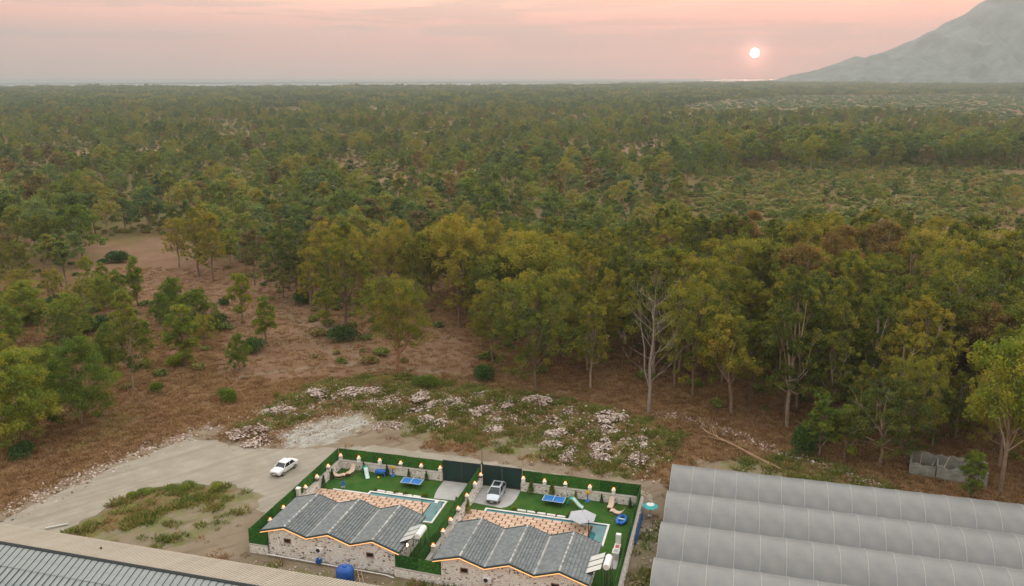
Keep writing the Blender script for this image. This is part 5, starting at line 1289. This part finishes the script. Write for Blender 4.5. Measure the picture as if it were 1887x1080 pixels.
BUSH = [bush_proto(301, 'leaf_dark', 1.5, 1.7, 2600, 0.20, 0.10), bush_proto(302, 'leaf_dark', 1.5, 1.4, 2600, 0.20, 0.10), bush_proto(303, 'leaf_green', 1.4, 1.5, 2400, 0.20, 0.10), bush_proto(304, 'scrub', 1.4, 1.1, 2000, 0.20, 0.09)]
def bush(k, u, v, wpx, hpx, label, group=None, xy=None):
    x, y = gp(u, v) if xy is None else xy; px = FPX / (y * math.cos(PITCH) + CAM_H * math.sin(PITCH))
    o = empty('bush', (x, y, hz(x, y) - 0.03), random.uniform(0, 6.28), label, 'bush', group); sx = wpx / px / 2.9; o.scale = (sx, sx, hpx / px / 1.7)
    ob('stem', BUSH[k][0], o); ob('foliage', BUSH[k][1], o)
BL_ = [(0, 221, 482, 54, 24, 'large dark green dome bush on the bare clearing'), (1, 190, 488, 22, 12, 'small dark bush just left of the large dome bush on the clearing'), (0, 232, 522, 42, 22, 'dark green bush under the slender young tree'),
       (2, 418, 737, 48, 30, 'bright green rounded bush alone on the brown slope above the road'), (2, 290, 724, 30, 28, 'light green bush right of the dull green eucalyptus'), (0, 896, 698, 52, 34, 'dark bush below the eucalyptus right of the bare clearing'),
       (0, 372, 610, 60, 34, 'dark bush row left end beside the narrow young tree'), (1, 402, 602, 54, 30, 'dark bush row right end left of the column-shaped tree'), (0, 412, 562, 24, 22, 'dark bush at the foot of the column-shaped young tree'),
       (1, 630, 628, 60, 40, 'dark bush at the foot of the very tall eucalyptus'), (0, 560, 560, 40, 34, 'dark bush behind the trail right of the forked white stem'), (2, 330, 672, 54, 30, 'green bush at the foot of the narrow young eucalyptus'),
       (0, 1480, 838, 52, 74, 'dark green juniper-like bush at the wood edge above the greenhouse'), (2, 510, 738, 14, 14, 'tiny bright green bush at the end of the weedy bank'), (0, 470, 650, 50, 34, 'dark bush under the grey green young eucalyptus'),
       (3, 700, 707, 50, 20, 'low dull bush beside the foot of the red-trunked eucalyptus'), (2, 785, 715, 60, 26, 'low green bush right of the red-trunked eucalyptus'), (0, 90, 570, 60, 32, 'dark bush on the left slope under the leaning dull eucalyptus'),
       (1, 170, 610, 80, 34, 'wide dark bush at the foot of the dark leafy tree on the left slope'), (2, 60, 600, 56, 34, 'green bush at the left edge below the leaning eucalyptus'), (1, 40, 838, 60, 34, 'blue green bush at the foot of the large rounded tree at the left edge')
       ]
for n_, (u, v) in enumerate(((222, 925), (246, 914), (268, 908), (292, 904), (316, 900), (342, 897), (368, 896), (398, 897))):
    BL_.append((2 if n_ % 3 else 3, u, v, 26 + 7 * (n_ % 3), 7 + 3 * (n_ % 2), '%s leafy weed clump from the road along the verge inside the bend' % ORD[n_]))
for k, u, v, w_, h_, lab in BL_: bush(k, u, v, w_, h_, lab)

# ---- garden plants: little conifers along the walls, border plants by the pools
con = []
for q in range(2):
    rng = np.random.default_rng(400 + q); n = 900; z = rng.random(n) ** 0.8 * 1.5; a = rng.random(n) * 6.28; rd = (0.26 * (1 - z / 1.6)) * np.sqrt(rng.random(n)) + 0.02
    C = np.stack([rd * np.cos(a), rd * np.sin(a), z + 0.1], 1); o_ = unit(np.stack([np.cos(a), np.sin(a), 0.8 + 0 * a], 1))
    con.append(qmesh('foliage', leaf_quads(C, o_, rng, 0.12, 0.05, -0.4), np.clip(rng.normal(size=n) * 0.2 + 0.5, 0, 1), M['leaf_dark' if q == 0 else 'leaf_green']))
cst = MB().tube([(0, 0, -0.05), (0, 0, 0.9)], [0.03, 0.01], 5).mesh('stem', M['bark'])
CON = [(3.95, -0.4, 1.0, 0), (7.35, -0.4, 1.0, 0), (10.45, -0.4, 0.85, 0), (12.95, -0.4, 0.85, 0), (0.75, -3.3, 0.95, 0), (0.75, -5.7, 1.1, 0), (27.2, -0.4, 1.35, 1), (29.95, -0.4, 1.4, 1), (33.0, -0.4, 0.8, 1), (36.3, -0.4, 0.8, 0), (39.9, -0.7, 0.9, 0), (19.55, -7.4, 1.3, 1), (20.95, -7.2, 1.2, 1)]
CLAB = ['small dark conifer against the back wall beside the green slide of the left villa', 'small dark conifer between the blue toy table and the toy hoop', 'small dark conifer behind the table tennis table beside the empty drive', 'small dark conifer nearest the gate of the empty drive', 'small dark conifer at the side wall beside the curved lounger',
        'small dark conifer at the side wall by the terrace corner', 'tall slim yellow green conifer on the wall beside the gate of the silver car', 'tall slim yellow green conifer second from the gate of the silver car', 'small conifer behind the green slide of the silver car villa',
        'small dark conifer beside the lounger at the greenhouse end wall', 'small dark conifer in the back corner nearest the teal parasol', 'leafy green plant on the garden side of the dividing hedge', 'leafy green plant on the silver car side of the dividing wall']
for (a, b, s, q), lab in zip(CON, CLAB):
    o = lot('garden_conifer', a, b, 0.034, 0, lab, 'conifer'); o.scale = (s * 1.25, s * 1.25, s); ob('stem', cst, o); ob('foliage', con[q], o)
def border(a0, b0, n, step, lab, plants):
    o = lot('border_edging', a0, b0, 0.034, -0.03, lab, 'edging')
    for k in range(n): MB().bbox(k * step, k * step + step * 0.86, -0.16, 0.16, 0, 0.16, 0.04).build('edging_stone', M['white_stone'], o)
    for x, s, l in plants:
        w = lot('border_plant', a0 + x, b0 + 0.15, 0.034, 0, l, 'plant'); w.scale = (s * 0.35, s * 0.35, s * 0.4); ob('stem', BUSH[2][0], w); ob('foliage', BUSH[2][1], w)
border(7.9, -4.85, 5, 1.25, 'row of white border stones beside the pool of the left villa', [(-0.3, 0.6, 'small yellow plant at the left end of the left villa border stones'), (2.5, 0.9, 'orange-leaved plant left of centre in the left villa border'), (3.9, 0.9, 'second orange-leaved plant in the left villa border'), (6.5, 1.1, 'bushy yellow green plant at the drive end of the left villa border')])
border(26.6, -4.95, 5, 1.25, 'row of white border stones beside the pool near the silver car', [(-0.4, 0.9, 'yellow green plant at the border end next to the silver car'), (2.4, 0.7, 'small orange plant in the border near the silver car'), (5.0, 0.6, 'tiny plant in the border before the grey parasol'), (6.7, 1.2, 'bushy yellow green plant beside the grey parasol')])

# ---- the wood: tree positions
def scatter_pts(n, x0, x1, y0, y1, rng): return rng.uniform(x0, x1, n), rng.uniform(y0, y1, n)
def thin_out(x, y, dmin, taken=()):
    """keep points at least dmin (array) apart"""
    grid = {}; cs = 12.0; out = []
    def near(a, b, d):
        ia, ib = int(a // cs), int(b // cs); k = int(d // cs) + 1
        for i in range(ia - k, ia + k + 1):
            for j in range(ib - k, ib + k + 1):
                for (p, q) in grid.get((i, j), ()):
                    if (p - a) ** 2 + (q - b) ** 2 < d * d: return True
        return False
    for p, q in taken: grid.setdefault((int(p // cs), int(q // cs)), []).append((p, q))
    for i in range(len(x)):
        if not near(x[i], y[i], dmin[i]): grid.setdefault((int(x[i] // cs), int(y[i] // cs)), []).append((x[i], y[i])); out.append(i)
    return np.array(out, int)
STAND = gpoly([(850, 640), (905, 655), (960, 690), (1060, 690), (1140, 692), (1240, 725), (1310, 748), (1400, 768), (1480, 806), (1560, 836), (1640, 846), (1700, 850), (1840, 876), (2000, 920), (2150, 910), (2050, 545), (1700, 545), (1400, 540), (1150, 530), (900, 520), (820, 560)])
MIDW = gpoly([(560, 590), (600, 560), (700, 575), (820, 590), (860, 600), (900, 520), (1250, 520), (1250, 400), (560, 400), (480, 470)])
SCRUB = gpoly([(1240, 540), (2300, 545), (2300, 286), (1560, 286), (1330, 310), (1250, 360)])
LEFTW = gpoly([(-250, 480), (0, 440), (140, 430), (330, 445), (440, 480), (560, 500), (560, 400), (-250, 400)])
LEFTS = gpoly([(-150, 860), (0, 760), (300, 720), (500, 640), (560, 560), (440, 480), (140, 430), (-150, 430)])
CLEAR = [gpoly(p) for p in ([(150, 440), (340, 430), (440, 520), (480, 560), (560, 560), (590, 640), (480, 720), (380, 700), (420, 610), (300, 570), (160, 515)], [(740, 605), (880, 600), (880, 700), (760, 710)], [(380, 245), (465, 243), (470, 272), (390, 274)], [(600, 300), (675, 295), (690, 345), (610, 350)], [(480, 200), (570, 200), (560, 212), (480, 212)], [(640, 199), (760, 199), (760, 208), (640, 208)])]
FIELD = gpoly([(1180, 205), (1300, 190), (1450, 178), (2400, 170), (2400, 240), (1900, 232), (1700, 212), (1400, 214), (1250, 214)])
rng = np.random.default_rng(77)
x, y = scatter_pts(26000, -230, 230, 95, 480, rng)
inF = np.abs(x) < 0.62 * y + 18
inF &= ~poly_in(x, y, ROAD)
for c in CLEAR[:2]: inF &= ~poly_in(x, y, c)
st_, md_, sc_, lw_, ls_ = (poly_in(x, y, p) for p in (STAND, MIDW, SCRUB, LEFTW, LEFTS))
far_ = (y > 260) & ~sc_
for c in CLEAR[2:]: far_ &= ~poly_in(x, y, c)
far_ &= wob(x, y, 0.016, 11) < 0.66
dm = np.where(st_, 4.9 + 0.8 * wob(x, y, 0.12, 2), np.where(md_, 6.0 + 1.6 * wob(x, y, 0.06, 4), np.where(lw_, 8.5 + 3 * wob(x, y, 0.05, 7), np.where(far_, 9.2 + 3.6 * wob(x, y, 0.03), np.where(sc_, 17.0, np.where(ls_, 8.6 + 2.5 * wob(x, y, 0.08, 3), 99.0))))))
ok = inF & (dm < 90); x, y, dm = x[ok], y[ok], dm[ok]; stand = st_[ok]; left = ls_[ok]; scr = sc_[ok]
ld_ = np.array([gp(*p) for p in ((1230, 720), (1260, 745))])
kp = thin_out(x, y, dm, NAMED)
x, y, stand, left, scr = x[kp], y[kp], stand[kp], left[kp], scr[kp]
order = np.argsort(y); x, y, stand, left, scr = (a[order] for a in (x, y, stand, left, scr))
NIND = 300 - len(NAMED) + 1
rr = random.Random(41)
ZL = {'stand': ('tall eucalyptus crowded into the dense dark wood right of the dead tree', 'eucalyptus in the dense wood right of the dead tree'), 'mid': ('tall eucalyptus crowded into the wood between the red-trunked tree and the dead tree', 'eucalyptus in the wood behind the red-trunked tree'),
      'left': ('scattered smaller eucalyptus on the brown slope at the left', 'scattered trees on the left slope'), 'far': ('eucalyptus in the woodland band behind the clearing left of the very tall tree', 'woodland band behind the clearing'),
      'scrub': ('lone small tree in the low scrub beyond the dense wood', 'lone trees in the scrub')}
seen_bin = {}; EDGE = {'stand': [], 'mid': []}; JOBS = []
for i in range(min(NIND, len(x))):
    X, Y = x[i], y[i]; u = 943.5 + FPX * X / (Y * math.cos(PITCH) + CAM_H * math.sin(PITCH))
    if stand[i] and u > 1195: z = 'stand'; key = rr.choice(['tall0', 'tall1', 'tall2', 'tall3', 'tall4', 'wide2', 'wide0'] if rr.random() < 0.93 else ['dry']); h = rr.uniform(15, 25) * (0.72 if Y < 118 else 1.0)
    elif left[i]: z = 'left'; key = rr.choice(['young0', 'young1', 'wide1', 'wide3', 'bushy2', 'bushy0', 'young2']); h = rr.uniform(6.5, 13)
    elif scr[i]: z = 'scrub'; key = rr.choice(['young0', 'wide1', 'umbrella']); h = rr.uniform(6, 10)
    elif u > 560: z = 'mid'; key = rr.choice(['tall0', 'tall1', 'tall3', 'tall4', 'wide0', 'wide1', 'wide2', 'umbrella']); h = rr.uniform(14, 21)
    else: z = 'far'; key = rr.choice(['tall0', 'tall2', 'wide0', 'wide1', 'wide3', 'umbrella', 'lemon']); h = rr.uniform(11, 16.5)
    lab = ZL[z][0]
    if z in ('stand', 'mid'):
        b = (z, int(u // 22))
        if b not in seen_bin:
            seen_bin[b] = 1; EDGE[z].append((u, len(JOBS)))
    JOBS.append((key, X, Y, h, lab, ZL[z][1], rr.uniform(0.72, 1.02) * (1.25 if z == 'left' else 1.0)))
for z, start in (('stand', 'the dead tree'), ('mid', 'the forked white stem')):
    for n_, (u, j) in enumerate(sorted(EDGE[z])):
        jb = list(JOBS[j]); jb[4] = 'eucalyptus at the near edge of the wood, number %s rightwards from %s' % (NUM[n_] if n_ < len(NUM) else 'last', start); JOBS[j] = tuple(jb)
for key, X, Y, h, lab, grp, wd_ in JOBS: plant(key, X, Y, h, lab, group=grp, wide=wd_, rr=rr)

# ---- the rest of the woodland, scrub, weeds and grass: masses that nobody could count
def bank(name, meshes):
    c = bpy.data.collections.new(name)
    for k, me in enumerate(meshes): c.objects.link(bpy.data.objects.new('%s_%02d' % (name, k), me))
    return c
def mass(name, pts, rz, sc, idx, coll, label, cat):
    me = bpy.data.meshes.new(name); n = len(pts); me.vertices.add(n); me.vertices.foreach_set('co', np.asarray(pts, np.float32).ravel())
    for nm, ty, v in (('rz', 'FLOAT', rz), ('sc', 'FLOAT_VECTOR', sc), ('idx', 'INT', idx)):
        at = me.attributes.new(nm, ty, 'POINT')
        at.data.foreach_set('vector' if ty == 'FLOAT_VECTOR' else 'value', np.asarray(v, np.int32 if ty == 'INT' else np.float32).ravel())
    o = ob(name, me); tag(o, label, cat, kind='stuff')
    g = bpy.data.node_groups.new(name, 'GeometryNodeTree'); g.interface.new_socket('Geometry', in_out='INPUT', socket_type='NodeSocketGeometry'); g.interface.new_socket('Geometry', in_out='OUTPUT', socket_type='NodeSocketGeometry')
    N, L = g.nodes, g.links
    gi, go = N.new('NodeGroupInput'), N.new('NodeGroupOutput'); ip = N.new('GeometryNodeInstanceOnPoints'); ci = N.new('GeometryNodeCollectionInfo')
    ci.inputs['Collection'].default_value = coll; ci.inputs['Separate Children'].default_value = True; ci.inputs['Reset Children'].default_value = True
    def na(nm, ty):
        a = N.new('GeometryNodeInputNamedAttribute'); a.data_type = ty; a.inputs['Name'].default_value = nm; return next(s for s in a.outputs if s.enabled)
    cx = N.new('ShaderNodeCombineXYZ'); L.new(na('rz', 'FLOAT'), cx.inputs[2])
    L.new(gi.outputs[0], ip.inputs['Points']); L.new(ci.outputs[0], ip.inputs['Instance']); ip.inputs['Pick Instance'].default_value = True
    L.new(na('idx', 'INT'), ip.inputs['Instance Index']); L.new(cx.outputs[0], ip.inputs['Rotation']); L.new(na('sc', 'FLOAT_VECTOR'), ip.inputs['Scale']); L.new(ip.outputs[0], go.inputs[0])
    md = o.modifiers.new('mass', 'NODES'); md.node_group = g
    return o
midp = []
for k in range(12):
    kw = dict(seed=500 + k, h=17.0, cr=[4.2, 5.5, 6.6, 4.8, 2.6, 5.0, 6.0, 4.4, 3.2, 4.0, 4.6, 2.4][k], cb=[0.25, 0.3, 0.5, 0.15, 0.2, 0.3, 0.4, 0.1, 0.2, 0.3, 0.1, 0.45][k], lobes=10, clumps=11, leaves=24, ln=0.80, wd=0.34, thin=True, stem_r=0.011, clump_r=(0.8, 1.4), top=0.9)
    st, V, Tt = grow(**kw); midp.append(joined('wood_tree', st, V, Tt, M['bark'], M['leaf_far2' if k in (1, 4, 7) else 'leaf_brown' if k == 9 else 'leaf_green' if k == 10 else 'leaf_far']))
farp = []
for k in range(6):
    Vs, Ts = [], []; rk = np.random.default_rng(600 + k); st = MB()
    for q in range(9):
        hh = rk.uniform(9, 16); s2, V, Tt = grow(seed=700 + k * 20 + q, h=hh, cr=rk.uniform(3.0, 5.2), cb=0.12, lobes=7, clumps=6, leaves=12, ln=1.4, wd=0.75, thin=True, clump_r=(1.1, 1.7))
        dx, dy = (q % 3 - 1) * 9 + rk.uniform(-3.5, 3.5), (q // 3 - 1) * 9 + rk.uniform(-3.5, 3.5)
        Vs.append(V + np.array([dx, dy, 0])); Ts.append(np.clip(Tt + rk.uniform(-0.25, 0.25), 0, 1)); st.tube([(dx, dy, -0.5), (dx, dy, hh * 0.6)], [0.25, 0.1], 4)
    farp.append(joined('wood_patch', st, np.concatenate(Vs), np.concatenate(Ts), M['bark'], M['leaf_far' if k % 3 == 0 else 'leaf_far2']))  # most far patches take blue green leaves: haze tint put into the colour
C_mid, C_far = bank('wood_tree', midp), bank('wood_patch', farp)
xr, yr, scr_r = x[NIND:], y[NIND:], scr[NIND:]
# second ring, 480 to 1300 m
x2, y2 = scatter_pts(60000, -820, 820, 480, 1300, rng)
f2 = (np.abs(x2) < 0.63 * y2 + 15) & ~poly_in(x2, y2, FIELD)
for c in CLEAR: f2 &= ~poly_in(x2, y2, c)
f2 &= wob(x2, y2, 0.016, 11) < 0.66
u2 = 943.5 + FPX * x2 / (y2 * math.cos(PITCH) + CAM_H * math.sin(PITCH))
f2 &= ~((u2 > 1240) & (y2 > 560) & (y2 < 900) & (rng.random(len(x2)) < 0.6))
x2, y2 = x2[f2], y2[f2]; d2 = 7.8 + (y2 - 480) / 420 + 2.8 * wob(x2, y2, 0.02, 3)
k2 = thin_out(x2, y2, d2); x2, y2 = x2[k2], y2[k2]
u2 = 943.5 + FPX * x2 / (y2 * math.cos(PITCH) + CAM_H * math.sin(PITCH))
row = (u2 > 1230) & (y2 > 480) & (y2 < 600)
X_, Y_ = np.concatenate([xr, x2]), np.concatenate([yr, y2])
hh = np.concatenate([np.where(scr_r, rng.uniform(0.3, 0.55, len(xr)), rng.uniform(0.38, 0.98, len(xr))), np.where(row, rng.uniform(0.8, 1.15, len(x2)), rng.uniform(0.30, 0.82, len(x2)))]) * (1 + 0.22 * wob(X_, Y_, 0.018, 6))
ww = hh * rng.uniform(0.85, 1.25, len(hh))
print('mid trees', len(X_))
mass('eucalyptus_woodland', np.stack([X_, Y_, hgt(X_, Y_)], 1), rng.uniform(0, 6.28, len(X_)), np.stack([ww, ww, hh], 1), rng.integers(0, 12, len(X_)), C_mid, 'olive green eucalyptus woodland stretching away behind the near trees', 'woodland')
# far woodland to the coast
x3, y3 = scatter_pts(90000, -3300, 3600, 1250, 5400, rng)
coast_y = np.interp(x3, [p[0] for p in COAST], [p[1] for p in COAST])
f3 = (np.abs(x3) < 0.64 * y3) & (y3 < coast_y - 60 - 60 * wob(x3, y3, 0.004)) & ~poly_in(x3, y3, FIELD)
for c in CLEAR: f3 &= ~poly_in(x3, y3, c)
f3 &= (wob(x3, y3, 0.0045, 2) > -0.7) & (wob(x3, y3, 0.011, 8) < 0.75)
x3, y3 = x3[f3], y3[f3]; k3 = thin_out(x3, y3, 20 + (y3 - 1250) / 220 + 6 * wob(x3, y3, 0.008, 1)); x3, y3 = x3[k3], y3[k3]
s3 = rng.uniform(0.6, 1.0, len(x3)) * (1 + 0.25 * wob(x3, y3, 0.006, 4)) * (1 + (y3 - 1250) / 9000)
print('far patches', len(x3))
mass('distant_woodland', np.stack([x3, y3, 0 * x3], 1), rng.uniform(0, 6.28, len(x3)), np.stack([s3 * 1.1, s3 * 1.1, s3], 1), rng.integers(0, 6, len(x3)), C_far, 'hazy blue green woodland reaching the coast below the horizon', 'woodland')
# low scrub beyond the dense wood, pale field, undergrowth
scp = []
for k in range(4): s_, f_ = bush_proto(800 + k, 'scrub', 1.5, 1.5, 420, 0.55, 0.32); scp.append(f_)
for k in range(2): s_, f_ = bush_proto(820 + k, 'pale_scrub', 1.6, 1.2, 300, 0.7, 0.4); scp.append(f_)
C_sc = bank('scrub_bush', scp)
xs, ys = scatter_pts(130000, -580, 580, 100, 900, rng)
us_ = 943.5 + FPX * xs / (ys * math.cos(PITCH) + CAM_H * math.sin(PITCH))
ins = poly_in(xs, ys, SCRUB) | ((us_ > 1240) & (ys > 540) & (ys < 900)); dn = np.where(ins, 3.0 + 1.2 * wob(xs, ys, 0.05, 2), np.where(poly_in(xs, ys, STAND) | poly_in(xs, ys, MIDW), 6.5, np.where(poly_in(xs, ys, LEFTS), 6.5, 4.3 + 1.5 * wob(xs, ys, 0.03, 9))))
vis = ((wob(xs, ys, 0.016, 11) < 0.64) | (ys < 240)) & (np.abs(xs) < 0.63 * ys + 15) & ~poly_in(xs, ys, ROAD) & ((ys > 150) | poly_in(xs, ys, LEFTS) | poly_in(xs, ys, STAND))
for c in CLEAR[:2]: vis &= ~poly_in(xs, ys, c)
xs, ys, dn, ins = xs[vis], ys[vis], dn[vis], ins[vis]; kk = thin_out(xs, ys, dn); xs, ys, ins = xs[kk], ys[kk], ins[kk]
ss = np.where(ins, rng.uniform(0.6, 1.7, len(xs)), rng.uniform(0.4, 1.2, len(xs)))
print('scrub', len(xs))
mass('low_scrub', np.stack([xs, ys, hgt(xs, ys)], 1), rng.uniform(0, 6.28, len(xs)), np.stack([ss * 1.15, ss * 1.15, ss], 1), rng.integers(0, 4, len(xs)), C_sc, 'low olive scrub and undergrowth between the trees', 'scrub')
xf, yf = scatter_pts(9000, 120, 1800, 600, 2600, rng); kf = poly_in(xf, yf, FIELD); xf, yf = xf[kf], yf[kf]; kk = thin_out(xf, yf, np.full(len(xf), 7.0)); xf, yf = xf[kk], yf[kk]
sf = rng.uniform(1.6, 3.4, len(xf)); print('field', len(xf))
mass('pale_scrub_field', np.stack([xf, yf, 0 * xf], 1), rng.uniform(0, 6.28, len(xf)), np.stack([sf * 1.3, sf * 1.3, sf * 0.8], 1), rng.integers(4, 6, len(xf)), C_sc, 'flat pale green scrub field below the mountain', 'scrub')
# dry grass and weeds
def tuft(seed, n, h, w, spread, m):
    r = np.random.default_rng(seed); a = r.random(n) * 6.28; rd = spread * np.sqrt(r.random(n)); b = np.stack([rd * np.cos(a), rd * np.sin(a), 0 * a], 1)
    d = unit(np.stack([np.cos(a) * 0.6 + r.normal(size=n) * 0.3, np.sin(a) * 0.6 + r.normal(size=n) * 0.3, np.ones(n)], 1)); l = h * r.uniform(0.5, 1.1, (n, 1)); s = unit(np.cross(d, r.normal(size=(n, 3)))) * w
    V = np.stack([b - s / 2, b + s / 2, b + d * l * 0.6 + s / 2.5, b + d * l], 1).reshape(-1, 3)
    return qmesh('tuft', V, np.clip(r.normal(size=n) * 0.2 + 0.5, 0, 1), m)
M['straw'] = leaf_mat('dry_grass', [(0.0, (0.15, 0.075, 0.035)), (0.4, (0.26, 0.145, 0.065)), (0.75, (0.36, 0.23, 0.11)), (1.0, (0.42, 0.30, 0.16))], rnd=0.9, trans=0.2)
M['weed'] = leaf_mat('weed_leaf', [(0.0, (0.075, 0.115, 0.022)), (0.4, (0.135, 0.170, 0.032)), (0.75, (0.220, 0.215, 0.048)), (1.0, (0.27, 0.19, 0.085))], rnd=0.9, trans=0.25)
C_gr = bank('grass_tuft', [tuft(900 + k, 26, 0.42, 0.05, 0.35, M['straw']) for k in range(4)] + [tuft(920 + k, 34, 0.36, 0.085, 0.42, M['weed']) for k in range(4)])
xg, yg = scatter_pts(95000, -110, 110, 72, 230, rng)
a_, b_ = Wv(xg, yg)
ok = (np.abs(xg) < 0.62 * yg + 8) & ~poly_in(xg, yg, ROAD) & ~((a_ > -0.4) & (a_ < 41.7) & (b_ > -22.6) & (b_ < 0.8)) & ~((a_ > 44) & (b_ < 7)) & ~((b_ < -29.5) & (a_ < 30))
jx, jy = xg + 1.1 * wob(xg, yg, 0.9), yg + 1.1 * wob(yg, xg, 0.8, 4)
isg = np.zeros(len(xg), bool); isb = isg.copy(); isp = isg.copy()
for p in GREEN: isg |= poly_in(jx, jy, p)
for p in BARE: isb |= poly_in(jx, jy, p)
for p in PINK: isp |= poly_in(jx, jy, p)
isb |= poly_in(jx, jy, PALE)
q = rng.random(len(xg)); wn_ = wob(xg, yg, 0.6, 5)
ok &= ~(isb & ~isg) | (q < 0.05); ok &= ~(isb & isg) | ((wn_ > 0.12) & (q < 0.55)); ok &= ~(isp & ~isg) | (q < 0.25)
isl = (xg < -22) & (yg < 103) & (xg > -60); ok &= ~isl | (wn_ > 0.0) | (q < 0.12)
ok &= (yg < 170) | (q < 0.3)
xg, yg, isg, wn_ = xg[ok], yg[ok], isg[ok], wn_[ok]
gsel = isg & ((wn_ > 0.0) | (rng.random(len(xg)) < 0.4))
gi_ = np.where(gsel, rng.integers(4, 8, len(xg)), rng.integers(0, 4, len(xg))); sg = rng.uniform(0.6, 1.35, len(xg)) * np.where(gsel, 1.0 + 0.5 * np.clip(wn_, 0, 1), 1.0)
print('tufts', len(xg))
kd = ~gsel
mass('dry_grass', np.stack([xg, yg, hgt(xg, yg)], 1)[kd], rng.uniform(0, 6.28, kd.sum()), np.stack([sg * 1.3, sg * 1.3, sg], 1)[kd], gi_[kd], C_gr, 'brown dry grass covering the open slopes', 'grass')
mass('green_weeds', np.stack([xg, yg, hgt(xg, yg)], 1)[gsel], rng.uniform(0, 6.28, gsel.sum()), np.stack([sg * 1.3, sg * 1.3, sg], 1)[gsel], gi_[gsel], C_gr, 'green weeds on the bank and verge around the lot', 'weeds')

# ---- the air: even evening haze over land and sea
hb = MB().box(-12500, 12500, -900, 12500, -6.0, MTOP + 30)
m = bpy.data.materials.new('haze_air'); m.use_nodes = True; N, L = m.node_tree.nodes, m.node_tree.links
N.remove(N['Principled BSDF']); pv = N.new('ShaderNodeVolumePrincipled'); L.new(pv.outputs[0], N['Material Output'].inputs['Volume'])
pv.inputs['Color'].default_value = (0.505, 0.562, 0.58, 1); pv.inputs['Density'].default_value = HAZE; pv.inputs['Anisotropy'].default_value = 0.4
tag(hb.build('haze', m), 'pale evening haze over the plain', 'haze', kind='stuff')
